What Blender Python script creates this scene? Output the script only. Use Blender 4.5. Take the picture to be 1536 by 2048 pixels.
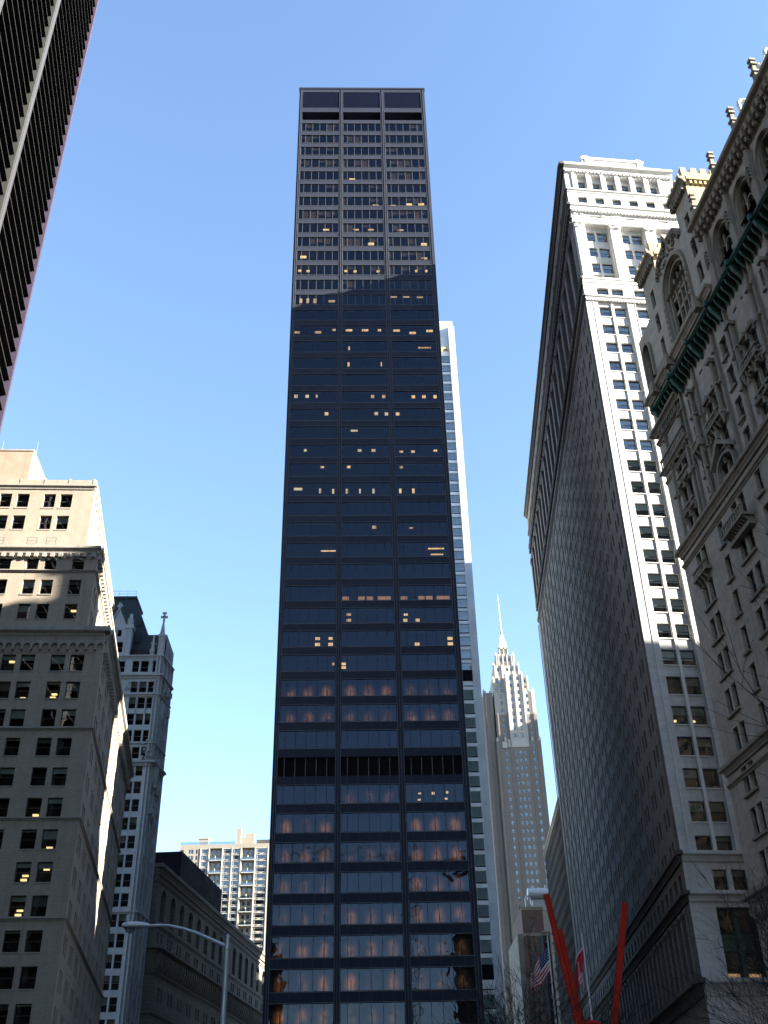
import bpy, math, random
from math import sin, cos, tan, pi, radians, sqrt, hypot
random.seed(7)
D = bpy.data
S = bpy.context.scene
COL = S.collection
for o in list(D.objects): D.objects.remove(o)

# ------------------------------------------------------------ camera, sky, sun
FPX, PITCH, ROLL, EYE = 2090.0, radians(33.15), radians(1.32), 1.6
cd = D.cameras.new('camera'); cam = D.objects.new('camera', cd); COL.objects.link(cam)
cd.sensor_fit = 'VERTICAL'; cd.sensor_height = 36.0; cd.lens = 36.0*FPX/2048
cd.clip_start = 0.1; cd.clip_end = 8000
cam.location = (0, 0, EYE)
from mathutils import Matrix, Vector
cam.rotation_euler = (Matrix.Rotation(pi/2+PITCH, 3, 'X') @ Matrix.Rotation(-ROLL, 3, 'Z')).to_euler()
S.camera = cam
S.view_settings.view_transform = 'Standard'; S.view_settings.look = 'None'
S.view_settings.gamma = 1.0; S.view_settings.exposure = 2.85

SUN_AZ, SUN_EL = radians(104.7), radians(22.6)      # clockwise from +Y
w = D.worlds.new('World'); S.world = w; w.use_nodes = True
nt = w.node_tree; nt.nodes.clear()
sky = nt.nodes.new('ShaderNodeTexSky'); sky.sky_type = 'NISHITA'; sky.sun_disc = False
sky.sun_elevation = SUN_EL; sky.sun_rotation = SUN_AZ
sky.air_density = 1.0; sky.dust_density = 0.15; sky.ozone_density = 2.3
bg = nt.nodes.new('ShaderNodeBackground'); bg.inputs[1].default_value = 0.069
wo = nt.nodes.new('ShaderNodeOutputWorld')
nt.links.new(sky.outputs[0], bg.inputs[0]); nt.links.new(bg.outputs[0], wo.inputs[0])
sl = D.lights.new('sun', 'SUN'); sl.energy = 5.0; sl.angle = radians(0.53); sl.color = (1.0, 0.93, 0.82)
so = D.objects.new('sun', sl); COL.objects.link(so)
tosun = Vector((sin(SUN_AZ)*cos(SUN_EL), cos(SUN_AZ)*cos(SUN_EL), sin(SUN_EL)))
so.rotation_euler = tosun.to_track_quat('Z', 'Y').to_euler(); so.location = (60, -40, 120)
S.cycles.max_bounces = 6; S.cycles.diffuse_bounces = 3; S.cycles.glossy_bounces = 3
S.cycles.transparent_max_bounces = 8; S.cycles.caustics_reflective = False
S.cycles.caustics_refractive = False; S.cycles.sample_clamp_indirect = 4.0

def proj(X, Y, Z):
    Z -= EYE
    s = -Y*sin(PITCH)+Z*cos(PITCH); d = Y*cos(PITCH)+Z*sin(PITCH)
    if d < 1: return None
    r = X*FPX/d; s = s*FPX/d
    return 768+r*cos(ROLL)-s*sin(ROLL), 1024-(r*sin(ROLL)+s*cos(ROLL)), d

# ------------------------------------------------------------ materials
def N(nt, t, **k):
    n = nt.nodes.new(t)
    for a, b in k.items(): setattr(n, a, b)
    return n
def math_(nt, op, a, b):
    m = N(nt, 'ShaderNodeMath', operation=op)
    for i, v in enumerate((a, b)):
        if isinstance(v, (int, float)): m.inputs[i].default_value = v
        else: nt.links.new(v, m.inputs[i])
    return m.outputs[0]
def mixc(nt, fac, a, b, mode='MIX'):
    m = N(nt, 'ShaderNodeMix', data_type='RGBA', blend_type=mode)
    if isinstance(fac, (int, float)): m.inputs[0].default_value = fac
    else: nt.links.new(fac, m.inputs[0])
    for i, v in ((6, a), (7, b)):
        if isinstance(v, tuple): m.inputs[i].default_value = (*v, 1) if len(v) == 3 else v
        else: nt.links.new(v, m.inputs[i])
    return m.outputs[2]
def ramp(nt, src, a, b, lo=0.0, hi=1.0):
    m = N(nt, 'ShaderNodeMapRange'); nt.links.new(src, m.inputs[0])
    for i, v in enumerate((a, b, lo, hi)): m.inputs[i+1].default_value = v
    return m.outputs[0]
def noise(nt, vec, scale, detail=3, rough=.55, mapping=None):
    n = N(nt, 'ShaderNodeTexNoise'); n.inputs['Scale'].default_value = scale
    n.inputs['Detail'].default_value = detail; n.inputs['Roughness'].default_value = rough
    if mapping:
        mp = N(nt, 'ShaderNodeMapping'); mp.inputs['Scale'].default_value = mapping
        nt.links.new(vec, mp.inputs[0]); vec = mp.outputs[0]
    nt.links.new(vec, n.inputs['Vector']); return n.outputs['Fac']

def M(name, col, rough=.8, metal=0, var=.18, fine=2.5, streak=.25, brick=None, col2=None, bump=.15, spec=.4):
    """brick=(w, h, mortar size, mortar tone)"""
    m = D.materials.new(name); m.use_nodes = True; nt = m.node_tree
    b = nt.nodes['Principled BSDF']
    tc = N(nt, 'ShaderNodeTexCoord'); ob, uv = tc.outputs['Object'], tc.outputs['UV']
    c2 = col2 or tuple(c*.72 for c in col)
    n1 = noise(nt, ob, .11, 4); n2 = noise(nt, ob, fine, 4)
    fac = math_(nt, 'ADD', math_(nt, 'MULTIPLY', n1, .55), math_(nt, 'MULTIPLY', n2, .45))
    fac = ramp(nt, fac, .38, .66)
    c = mixc(nt, math_(nt, 'MULTIPLY', fac, min(1, var*3)), col, c2)
    h = n2
    if brick:
        bt = N(nt, 'ShaderNodeTexBrick'); nt.links.new(uv, bt.inputs['Vector'])
        bt.inputs['Scale'].default_value = 1; bt.inputs['Brick Width'].default_value = brick[0]
        bt.inputs['Row Height'].default_value = brick[1]; bt.inputs['Mortar Size'].default_value = brick[2]
        bt.inputs['Mortar Smooth'].default_value = .3; bt.inputs['Bias'].default_value = 0
        bt.inputs['Color1'].default_value = (1, 1, 1, 1)
        bt.inputs['Color2'].default_value = (.80, .80, .82, 1)
        bt.inputs['Mortar'].default_value = (brick[3],)*3+(1,)
        c = mixc(nt, .85, c, bt.outputs['Color'], 'MULTIPLY')
        h = math_(nt, 'SUBTRACT', n2, bt.outputs['Fac'])
    if streak:
        st = noise(nt, ob, 1.0, 4, .6, (1.3, 1.3, .07))
        c = mixc(nt, math_(nt, 'MULTIPLY', ramp(nt, st, .52, .72), streak), c, tuple(x*.45 for x in col))
    nt.links.new(c, b.inputs['Base Color'])
    b.inputs['Metallic'].default_value = metal
    b.inputs['Specular IOR Level'].default_value = spec
    nt.links.new(ramp(nt, n2, .3, .7, max(.02, rough-.1), min(1, rough+.1)), b.inputs['Roughness'])
    if bump:
        bp = N(nt, 'ShaderNodeBump'); bp.inputs['Strength'].default_value = bump
        bp.inputs['Distance'].default_value = .03
        nt.links.new(h, bp.inputs['Height']); nt.links.new(bp.outputs[0], b.inputs['Normal'])
    return m

def Glass(name, tint, refl=1.0, base=.06, wav=.02, wscale=.35, rcol=(1, 1, 1)):
    m = D.materials.new(name); m.use_nodes = True; nt = m.node_tree; nt.nodes.clear()
    out = N(nt, 'ShaderNodeOutputMaterial'); tr = N(nt, 'ShaderNodeBsdfTransparent')
    tr.inputs[0].default_value = (*tint, 1)
    gl = N(nt, 'ShaderNodeBsdfGlossy'); gl.inputs['Roughness'].default_value = .02; gl.inputs[0].default_value = (*rcol, 1)
    tc = N(nt, 'ShaderNodeTexCoord')
    bp = N(nt, 'ShaderNodeBump'); bp.inputs['Strength'].default_value = 1; bp.inputs['Distance'].default_value = wav
    nt.links.new(noise(nt, tc.outputs['Object'], wscale, 2), bp.inputs['Height'])
    nt.links.new(bp.outputs[0], gl.inputs['Normal'])
    fr = N(nt, 'ShaderNodeFresnel'); fr.inputs[0].default_value = 1.55
    f = math_(nt, 'MINIMUM', math_(nt, 'ADD', math_(nt, 'MULTIPLY', fr.outputs[0], refl), base), 1)
    mx = N(nt, 'ShaderNodeMixShader'); nt.links.new(f, mx.inputs[0])
    nt.links.new(tr.outputs[0], mx.inputs[1]); nt.links.new(gl.outputs[0], mx.inputs[2])
    nt.links.new(mx.outputs[0], out.inputs[0]); return m

def Emit(name, col, e):
    m = D.materials.new(name); m.use_nodes = True; nt = m.node_tree; b = nt.nodes['Principled BSDF']
    b.inputs['Base Color'].default_value = (*col, 1); b.inputs['Roughness'].default_value = .6
    b.inputs['Emission Color'].default_value = (*col, 1)
    tc = N(nt, 'ShaderNodeTexCoord')
    n = noise(nt, tc.outputs['Object'], 1.7, 2)
    nt.links.new(ramp(nt, n, .3, .7, e*.75, e*1.25), b.inputs['Emission Strength'])
    return m

GRANITE_D = M('dark_anodised_metal', (.032, .037, .056), .7, .0, .2, .8, .3, bump=.05, spec=.06)
TRIM = M('metal_trim', (.12, .125, .13), .45, .3, .1, 3, .1, bump=0)
LOUVER = M('dark_louver', (.009, .013, .030), .8, 0, .1, 3, .1, bump=0, spec=.03)
LIME = M('white_terracotta', (.55, .55, .53), .75, 0, .18, 1.4, .42, brick=(1.1, .5, .012, .62), bump=.12)
LIME_T = M('white_terracotta_trim', (.64, .63, .60), .75, 0, .2, 4.0, .35, bump=.3)
LIME_SHADE = M('shade_toned_terracotta', (.135, .13, .125), .8, 0, .2, 2.0, .5, brick=(1.1, .5, .014, .6), bump=.12)  # white terracotta darkened to stand for the shaded north side
LIME_SHADE_T = M('shade_toned_terracotta_trim', (.065, .058, .055), .8, 0, .3, 4.0, .6, bump=.3)  # trim of the same side, shade put into its colour too
GOTH = M('gothic_limestone', (.40, .36, .30), .85, 0, .30, .9, .65, brick=(1.2, .55, .010, .75), bump=.15)
GOTH_T = M('gothic_trim', (.26, .225, .18), .85, 0, .4, 3.5, .75, bump=.5)
GOTH_C = M('cream_stone', (.50, .39, .21), .85, 0, .12, 2.0, .2, brick=(.6, .3, .01, .7), bump=.1)
COPPER = M('verdigris_copper', (.022, .062, .046), .6, .2, .4, 3.0, .5, col2=(.02, .07, .05), bump=.3)
TAN = M('tan_brick', (.385, .325, .25), .9, 0, .22, .9, .38, brick=(.34, .14, .018, .62), bump=.12)
TAN_T = M('tan_stone_trim', (.32, .29, .25), .85, 0, .25, 3.0, .5, bump=.3)
PENT = M('stained_render', (.38, .27, .20), .9, 0, .35, .6, .5, bump=.1)
WGOTH = M('white_glazed_stone', (.42, .44, .46), .6, 0, .25, 1.6, .45, brick=(.9, .42, .012, .7), bump=.12)
WGOTH_T = M('white_stone_trim', (.36, .37, .38), .7, 0, .35, 3.5, .6, bump=.45)
MANSARD = M('green_roof_metal', (.025, .038, .042), .6, .1, .3, 1.0, .4, bump=.2)
FED = M('rusticated_sandstone', (.16, .15, .125), .9, 0, .3, 1.0, .3, brick=(1.6, .75, .05, .45), bump=.35)
FED_T = M('sandstone_trim', (.15, .14, .12), .9, 0, .3, 3.0, .5, bump=.3)
BLACKBOX = M('black_roof_cladding', (.010, .008, .012), .9, .0, .2, .5, .0, bump=0, spec=.08)
APT = M('apartment_concrete', (.25, .22, .175), .85, 0, .1, .8, .15, bump=.05)
APTW = M('apartment_white', (.40, .40, .37), .8, 0, .08, 1, .1, bump=0)
CHASE = M('aluminium_cladding', (.72, .72, .70), .4, .25, .07, .5, .1, brick=(2.2, 3.95, .02, .75), bump=0)
CHASE_G = M('aluminium_column', (.62, .63, .65), .5, .2, .12, .5, .1, brick=(2.4, 3.95, .03, .6), bump=0)
BROWN = M('brown_limestone', (.18, .155, .13), .9, 0, .14, .6, .2, bump=.05)
BROWN_T = M('pale_limestone', (.38, .345, .30), .85, 0, .14, .8, .2, bump=.05)
RBRICK = M('red_brick', (.16, .105, .085), .9, 0, .2, 1, .3, brick=(.5, .25, .02, .8), bump=.05)
GREYST = M('grey_brown_stone', (.24, .215, .185), .9, 0, .25, 1, .4, brick=(1.2, .5, .015, .7), bump=.1)
STEEL = M('dark_painted_steel', (.055, .052, .062), .55, .1, .15, 1, .25, bump=0)
STEEL_L = M('olive_painted_steel', (.038, .040, .034), .55, .1, .15, 1, .3, bump=0)
STEEL_E = M('mauve_painted_steel', (.045, .035, .06), .55, .1, .15, 1, .2, bump=0)
RED = M('red_painted_steel', (.58, .024, .010), .55, 0, .22, 1.1, .35, bump=.08, spec=.15)
GALV = M('galvanised_steel', (.45, .47, .50), .45, .4, .15, 5, .3, bump=.08)
LAMPW = M('lamp_housing_grey', (.55, .57, .60), .45, .1, .15, 5, .2, bump=0)
PIPEW = M('white_painted_pipe', (.75, .76, .78), .5, 0, .1, 4, .2, bump=0)
BARK = M('dark_bark', (.018, .015, .013), .95, 0, .4, 8, .2, bump=.3)
DARK = M('dark_interior', (.022, .021, .022), .9, 0, .1, 1, 0, bump=0)
MIDD = M('shaded_interior', (.045, .05, .06), .9, 0, .3, .4, 0, bump=0)
SASH_D = M('dark_sash_paint', (.035, .037, .035), .6, 0, .1, 4, 0, bump=0)
SASH_G = M('grey_sash_paint', (.16, .165, .16), .6, 0, .1, 4, 0, bump=0)
BLIND = M('grey_green_blind', (.58, .64, .60), .9, 0, .1, 3, 0, bump=0)
BLINDW = M('pale_blind', (.66, .66, .60), .9, 0, .1, 3, 0, bump=0)
BROWN_IN = M('brown_interior', (.16, .12, .08), .9, 0, .5, .8, 0, bump=0)
TEALB = M('pale_teal_blind', (.62, .80, .84), .9, 0, .1, 3, 0, bump=0)
BRONZE = M('green_bronze_spandrel', (.05, .085, .065), .6, .2, .3, 3, .4, bump=.2)
GLASS = Glass('window_glass', (.62, .66, .64), 1.5, .03, .02)
GLASS_B = Glass('bronze_glass', (.40, .38, .37), .42, .018, .035, .30, (.70, .80, 1.0))
GLASS_S = Glass('sky_reflecting_glass', (.62, .70, .73), 1.4, .08, .02)
GLASS_T = Glass('pale_teal_glass', (.85, .95, .97), 1.2, .20, .02, .35, (.75, .92, 1.0))
GLASS_C = Glass('clear_glass', (.92, .96, .97), 1.3, .04)
SOOT = M('soot_dark_stone', (.055, .055, .056), .95, 0, .3, .8, .4, brick=(1.2, .5, .015, .7), bump=.05, spec=.03)
BEAM_SHADE = M('shade_dark_steel', (.006, .0055, .0075), .8, 0, .15, 1, .1, bump=0, spec=.2)  # steel darkened to stand for the shaded beam undersides
LAMP = Emit('office_ceiling_light', (1.0, .73, .33), .27)
LAMPB = Emit('bright_ceiling_light', (1.0, .66, .30), .27)
LAMPM = Emit('mid_ceiling_light', (1.0, .66, .34), .16)
LAMPM2 = Emit('pale_ceiling_light', (1.0, .80, .52), .20)
LAMPD = Emit('dim_ceiling_light', (.9, .50, .25), .09)

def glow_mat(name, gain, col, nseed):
    # wall-washer light painted as emission: brightest round each washer's place, fading outwards
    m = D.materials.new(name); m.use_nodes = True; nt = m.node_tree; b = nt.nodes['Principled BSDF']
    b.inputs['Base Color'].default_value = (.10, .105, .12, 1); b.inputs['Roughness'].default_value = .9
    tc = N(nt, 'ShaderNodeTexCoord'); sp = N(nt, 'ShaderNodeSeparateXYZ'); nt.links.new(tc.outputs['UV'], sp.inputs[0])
    # uv.x runs 0..3 over a bay: one painted pool at each .5
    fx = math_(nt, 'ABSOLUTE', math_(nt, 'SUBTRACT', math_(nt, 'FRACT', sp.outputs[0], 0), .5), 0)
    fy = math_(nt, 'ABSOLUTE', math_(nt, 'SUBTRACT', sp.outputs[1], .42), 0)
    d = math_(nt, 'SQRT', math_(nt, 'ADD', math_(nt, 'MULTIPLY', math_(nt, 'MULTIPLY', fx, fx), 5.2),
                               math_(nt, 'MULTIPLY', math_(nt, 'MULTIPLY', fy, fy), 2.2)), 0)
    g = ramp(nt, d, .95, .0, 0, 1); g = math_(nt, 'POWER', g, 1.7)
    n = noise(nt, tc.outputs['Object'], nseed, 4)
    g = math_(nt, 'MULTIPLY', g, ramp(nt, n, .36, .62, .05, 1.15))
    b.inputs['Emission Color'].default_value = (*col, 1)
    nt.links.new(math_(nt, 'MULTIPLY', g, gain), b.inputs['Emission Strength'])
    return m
GLOW = glow_mat('glow_painted_office_wall', .085, (1, .43, .11), .55)
GLOWS = [GLOW, glow_mat('dim_glow_office_wall', .04, (1, .5, .2), .8), glow_mat('amber_glow_office_wall', .10, (1, .40, .08), .38)]
GROUND = M('granite_paving', (.10, .098, .095), .9, 0, .2, 2, 0, brick=(.9, .9, .02, .6))
ASPH = M('asphalt', (.05, .05, .052), .95, 0, .3, 6, 0, bump=.3)
PAINT = M('road_paint', (.7, .7, .68), .8, 0, .3, 4, 0)

# ------------------------------------------------------------ mesh helpers
class MB:
    def __init__(s): s.v = []; s.f = []; s.m = []; s.uv = []
    def face(s, pts, mat=0, uv=None):
        i = len(s.v); s.v += [tuple(p) for p in pts]; s.f.append(tuple(range(i, i+len(pts)))); s.m.append(mat)
        if uv is None:
            a, b, c = (Vector(p) for p in pts[:3]); n = (b-a).cross(c-a)
            ax = [abs(t) for t in n]
            if ax[2] >= ax[0] and ax[2] >= ax[1]: uv = [(p[0], p[1]) for p in pts]
            elif ax[0] > ax[1]: uv = [(p[1], p[2]) for p in pts]
            else: uv = [(p[0], p[2]) for p in pts]
        s.uv += list(uv)
    def hexa(s, p, mat=0):      # p: 8 points, bottom ring 0-3, top ring 4-7
        for q in ((0, 3, 2, 1), (4, 5, 6, 7), (0, 1, 5, 4), (1, 2, 6, 5), (2, 3, 7, 6), (3, 0, 4, 7)):
            s.face([p[i] for i in q], mat)
    def box(s, fr, u0, u1, w0, w1, z0, z1, mat=0):
        s.hexa([fr(u0, w0, z0), fr(u1, w0, z0), fr(u1, w1, z0), fr(u0, w1, z0),
                fr(u0, w0, z1), fr(u1, w0, z1), fr(u1, w1, z1), fr(u0, w1, z1)], mat)
    def prism(s, fr, prof, u0, u1, mat=0):   # profile of (w,z) points swept along u
        a = [fr(u0, w, z) for w, z in prof]; b = [fr(u1, w, z) for w, z in prof]; n = len(prof)
        for i in range(n):
            j = (i+1) % n; s.face([a[i], b[i], b[j], a[j]], mat)
        s.face(a[::-1], mat); s.face(b, mat)
    def plate(s, fr, pts, w0, w1, mat=0):    # polygon of (u,z) points given thickness w0..w1
        a = [fr(u, w0, z) for u, z in pts]; b = [fr(u, w1, z) for u, z in pts]; n = len(pts)
        for i in range(n):
            j = (i+1) % n; s.face([a[i], a[j], b[j], b[i]], mat)
        s.face(a[::-1], mat); s.face(b, mat)
    def tube(s, p, q, r0, r1=None, n=8, mat=0, caps=True):
        p, q = Vector(p), Vector(q); r1 = r0 if r1 is None else r1
        d = (q-p).normalized(); a = d.orthogonal().normalized(); b = d.cross(a)
        A = [p+(a*cos(2*pi*i/n)+b*sin(2*pi*i/n))*r0 for i in range(n)]
        B = [q+(a*cos(2*pi*i/n)+b*sin(2*pi*i/n))*r1 for i in range(n)]
        for i in range(n):
            j = (i+1) % n; s.face([A[i], A[j], B[j], B[i]], mat, [(i/n, 0), ((i+1)/n, 0), ((i+1)/n, 1), (i/n, 1)])
        if caps: s.face(A[::-1], mat); s.face(B, mat)
    def path(s, pts, r, n=8, mat=0):
        for i in range(len(pts)-1):
            ra, rb = (r[i], r[i+1]) if isinstance(r, (list, tuple)) else (r, r)
            s.tube(pts[i], pts[i+1], ra, rb, n, mat)
    def build(s, name, mats, parent=None, kind=None, label=None, smooth=False):
        if not s.f: return None
        me = D.meshes.new(name); me.from_pydata(s.v, [], s.f)
        if not isinstance(mats, (list, tuple)): mats = [mats]
        for m in mats: me.materials.append(m)
        me.polygons.foreach_set('material_index', s.m)
        ul = me.uv_layers.new(name='UVMap'); ul.data.foreach_set('uv', [c for p in s.uv for c in p])
        if smooth: me.polygons.foreach_set('use_smooth', [True]*len(s.f))
        me.update()
        o = D.objects.new(name, me); COL.objects.link(o); o.parent = parent
        if kind: o['kind'] = kind
        if label: o['label'] = label
        return o

def frame(ox=0, oy=0, dx=1, dy=0):
    n = hypot(dx, dy); dx, dy = dx/n, dy/n
    def fr(u, w_, z): return (ox+u*dx+w_*dy, oy+u*dy-w_*dx, z)
    fr.d = (dx, dy); return fr
L0 = frame()        # u along +x, outward towards -y

class Bld:
    """a thing: an Empty at its base; parts are built in its local axes"""
    def __init__(s, name, label, cat, loc, rz=0, group=None):
        o = D.objects.new(name, None); COL.objects.link(o); o.location = loc; o.rotation_euler = (0, 0, rz)
        o['label'] = label; o['category'] = cat
        if group: o['group'] = group
        s.o = o; s.loc = Vector(loc); s.rz = rz; s.wins = []
    def world(s, p):
        c, t = cos(s.rz), sin(s.rz); return (s.loc.x+p[0]*c-p[1]*t, s.loc.y+p[0]*t+p[1]*c, s.loc.z+p[2])
    def part(s, name, mb, mats, **k): return mb.build(name, mats, s.o, **k)
    def window(s, fr, u0, u1, z0, z1, setb=.3, frame_m=SASH_D, glass=GLASS, bars=(), rail=None, blind=0, blind_m=BLIND,
               lamps=(), room=.9, room_m=DARK, edge=.07, plain=False, back=None, lamp_m=LAMP, posts=()):
        s.wins.append(dict(fr=fr, u0=u0, u1=u1, z0=z0, z1=z1, setb=setb, fm=frame_m, gm=glass, bars=bars, rail=rail, blind=blind,
                           bm=blind_m, lamps=lamps, room=room, rm=room_m, edge=edge, plain=plain, back=back, lm=lamp_m, posts=posts))
    def _win(s, d, F, P, B, Lm, im):
        fr, u0, u1, z0, z1, w0 = d['fr'], d['u0'], d['u1'], d['z0'], d['z1'], -d['setb']
        e = d['edge']; F_, G_, R_, B_, L_, K_ = im
        P.face([fr(u0, w0-.03, z0), fr(u1, w0-.03, z0), fr(u1, w0-.03, z1), fr(u0, w0-.03, z1)], G_)
        if not d['plain']:
            for a in ((u0, u0+e, z0, z1), (u1-e, u1, z0, z1), (u0+e, u1-e, z0, z0+e), (u0+e, u1-e, z1-e, z1)):
                F.box(fr, a[0], a[1], w0-.06, w0, a[2], a[3], F_)
            for b in d['bars']: F.box(fr, u0+b-e*.55, u0+b+e*.55, w0-.05, w0+.02, z0+e, z1-e, F_)
            if d['rail']: F.box(fr, u0+e, u1-e, w0-.06, w0+.004, z0+d['rail']-.04, z0+d['rail']+.04, F_)
        r = d['room']; wa, wb = w0-.09, w0-.09-r
        if d['plain']:
            F.face([fr(u0, wa, z0), fr(u1, wa, z0), fr(u1, wa, z1), fr(u0, wa, z1)], R_)
        else:
            for q in (((u0, wa, z0), (u0, wb, z0), (u0, wb, z1), (u0, wa, z1)), ((u1, wa, z0), (u1, wb, z0), (u1, wb, z1), (u1, wa, z1)),
                      ((u0, wa, z1), (u1, wa, z1), (u1, wb, z1), (u0, wb, z1)), ((u0, wa, z0), (u1, wa, z0), (u1, wb, z0), (u0, wb, z0))):
                F.face([fr(*p) for p in q], R_)
            q = [fr(u0, wb, z0), fr(u1, wb, z0), fr(u1, wb, z1), fr(u0, wb, z1)]
            if d['back']: F.face(q, K_, [(0, 0), (3, 0), (3, 1), (0, 1)])
            else: F.face(q, R_)
        for pu in d['posts']: F.box(fr, pu-.07, pu+.07, wb+.05, wb+.2, z0, z0+(z1-z0)*.6, R_)
        bl = d['blind']
        if bl:
            if isinstance(bl, (int, float)): bl = [(e, u1-u0-e, bl)]
            for a, b, f in bl:
                B.box(fr, u0+a, u0+b, w0-.14, w0-.12, z1-(z1-z0)*f, z1-.02, B_)
        for (a, b, c, d2, dep) in d['lamps']:
            Lm.box(fr, a, b, w0-dep-.25, w0-dep, c, d2, L_)
    def finish(s, limit=100, name='window'):
        # windows that show largest become parts of their own, the rest one part
        for d in s.wins:
            fr = d['fr']; uc, zc = (d['u0']+d['u1'])/2, (d['z0']+d['z1'])/2
            P = [proj(*s.world(fr(u, 0, z))) for u, z in ((d['u0'], d['z0']), (d['u1'], d['z0']), (d['u1'], d['z1']), (d['u0'], d['z1']))]
            if None in P: d['a'] = 0; continue
            a = abs(sum(P[i][0]*P[(i+1) % 4][1]-P[(i+1) % 4][0]*P[i][1] for i in range(4)))/2
            cx, cy = sum(p[0] for p in P)/4, sum(p[1] for p in P)/4
            d['a'] = a if (-20 < cx < 1556 and -20 < cy < 2068) else a*1e-4
        s.wins.sort(key=lambda d: -d['a'])
        ind = [d for d in s.wins[:limit] if d['a'] > 3 and not d['plain']]
        rest = [d for d in s.wins if d not in ind] if len(s.wins) < 400 else s.wins[:]
        if len(s.wins) >= 400:
            ids = set(id(d) for d in ind); rest = [d for d in s.wins if id(d) not in ids]
        for d in ind:
            F, P, B, Lm = MB(), MB(), MB(), MB()
            s._win(d, F, P, B, Lm, (0, 0, 1, 0, 0, 2))
            o = F.build(name, [d['fm'], d['rm'], d['back']] if d['back'] else [d['fm'], d['rm']], s.o)
            P.build('pane', d['gm'], o); B.build('blind', d['bm'], o); Lm.build('ceiling_light', d['lm'], o)
        groups = {}
        for d in rest: groups.setdefault((d['fm'].name, d['gm'].name, d['rm'].name, d['bm'].name, d['lm'].name), []).append(d)
        if rest:
            F = MB(); mats = []; 
            def mi(m):
                if m not in mats: mats.append(m)
                return mats.index(m)
            for d in rest:
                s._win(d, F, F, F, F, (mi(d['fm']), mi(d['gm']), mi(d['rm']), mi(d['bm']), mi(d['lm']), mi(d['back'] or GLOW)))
            F.build(name, mats, s.o, kind='stuff')

def wall(mb, fr, u0, u1, z0, z1, holes=(), rev=.4, mat=0, rmat=None):
    """wall sheet with real rectangular openings and reveals; holes (u0,u1,z0,z1)"""
    rmat = mat if rmat is None else rmat
    hs = [h for h in holes if h[0] > u0-1e-6 and h[1] < u1+1e-6 and h[2] > z0-1e-6 and h[3] < z1+1e-6]
    zs = sorted({z0, z1, *[h[2] for h in hs], *[h[3] for h in hs]})
    for a, b in zip(zs, zs[1:]):
        if b-a < 1e-5: continue
        zc = (a+b)/2; cut = sorted((h[0], h[1]) for h in hs if h[2] < zc < h[3]); u = u0
        for c in cut+[(u1, u1)]:
            if c[0]-u > 1e-5: mb.face([fr(u, 0, a), fr(c[0], 0, a), fr(c[0], 0, b), fr(u, 0, b)], mat)
            u = c[1]
    for h in hs:
        a, b, c, d = h[:4]; r = -(h[4] if len(h) > 4 else rev)
        mb.face([fr(a, 0, c), fr(a, r, c), fr(a, r, d), fr(a, 0, d)], rmat)
        mb.face([fr(b, 0, c), fr(b, 0, d), fr(b, r, d), fr(b, r, c)], rmat)
        mb.face([fr(a, 0, c), fr(b, 0, c), fr(b, r, c), fr(a, r, c)], rmat)
        mb.face([fr(a, 0, d), fr(a, r, d), fr(b, r, d), fr(b, 0, d)], rmat)

def arch_fill(mb, fr, u0, u1, zs, zt, rev, mat=0, n=7, w0=0.0, pointed=0):
    """fills the top corners of an opening so that it ends in an arch springing at zs"""
    uc = (u0+u1)/2; hw = (u1-u0)/2
    for sgn in (-1, 1):
        pts = []
        for i in range(n+1):
            t = i/n*pi/2
            x = hw*cos(t); z = zs+(zt-zs)*(sin(t)**(1.0 if not pointed else .8))
            pts.append((uc+sgn*x, z))
        for i in range(n):
            (a, za), (b, zb) = pts[i], pts[i+1]
            q = [fr(a, w0, za), fr(b, w0, zb), fr(b, w0, zt), fr(a, w0, zt)]
            mb.face(q, mat)
            mb.face([fr(a, w0, za), fr(b, w0, zb), fr(b, w0-rev, zb), fr(a, w0-rev, za)], mat)

def cornice(mb, fr, u0, u1, z0, z1, out, mat=0, back=0.0):
    """three-step moulding, deepest at the top"""
    h = z1-z0
    mb.prism(fr, [(-back, z0), (out*.3, z0), (out*.42, z0+h*.3), (out*.5, z0+h*.32), (out*.62, z0+h*.5), (out*.95, z0+h*.62),
                  (out, z0+h*.7), (out, z1), (-back, z1)], u0, u1, mat)
def dentils(mb, fr, u0, u1, z0, z1, out, step, wd, mat=0, w0=.003):
    n = max(1, int((u1-u0)/step))
    for i in range(n):
        c = u0+(i+.5)*(u1-u0)/n; mb.box(fr, c-wd/2, c+wd/2, w0, out, z0, z1, mat)
def shell(mb, fr, u0, u1, depth, z0, z1, mat=0, sides='LRB', roof=True):
    """plain far sides and roof of a block whose front face is built separately"""
    w_ = -depth
    if 'L' in sides: mb.face([fr(u0, 0, z0), fr(u0, w_, z0), fr(u0, w_, z1), fr(u0, 0, z1)], mat)
    if 'R' in sides: mb.face([fr(u1, 0, z0), fr(u1, w_, z0), fr(u1, w_, z1), fr(u1, 0, z1)], mat)
    if 'B' in sides: mb.face([fr(u0, w_, z0), fr(u1, w_, z0), fr(u1, w_, z1), fr(u0, w_, z1)], mat)
    if roof: mb.face([fr(u0, 0, z1), fr(u1, 0, z1), fr(u1, w_, z1), fr(u0, w_, z1)], mat)
def struct(o): o['kind'] = 'structure'; return o
def tag(o, label, cat, group=None):
    o['label'] = label; o['category'] = cat
    if group: o['group'] = group
    return o

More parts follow.
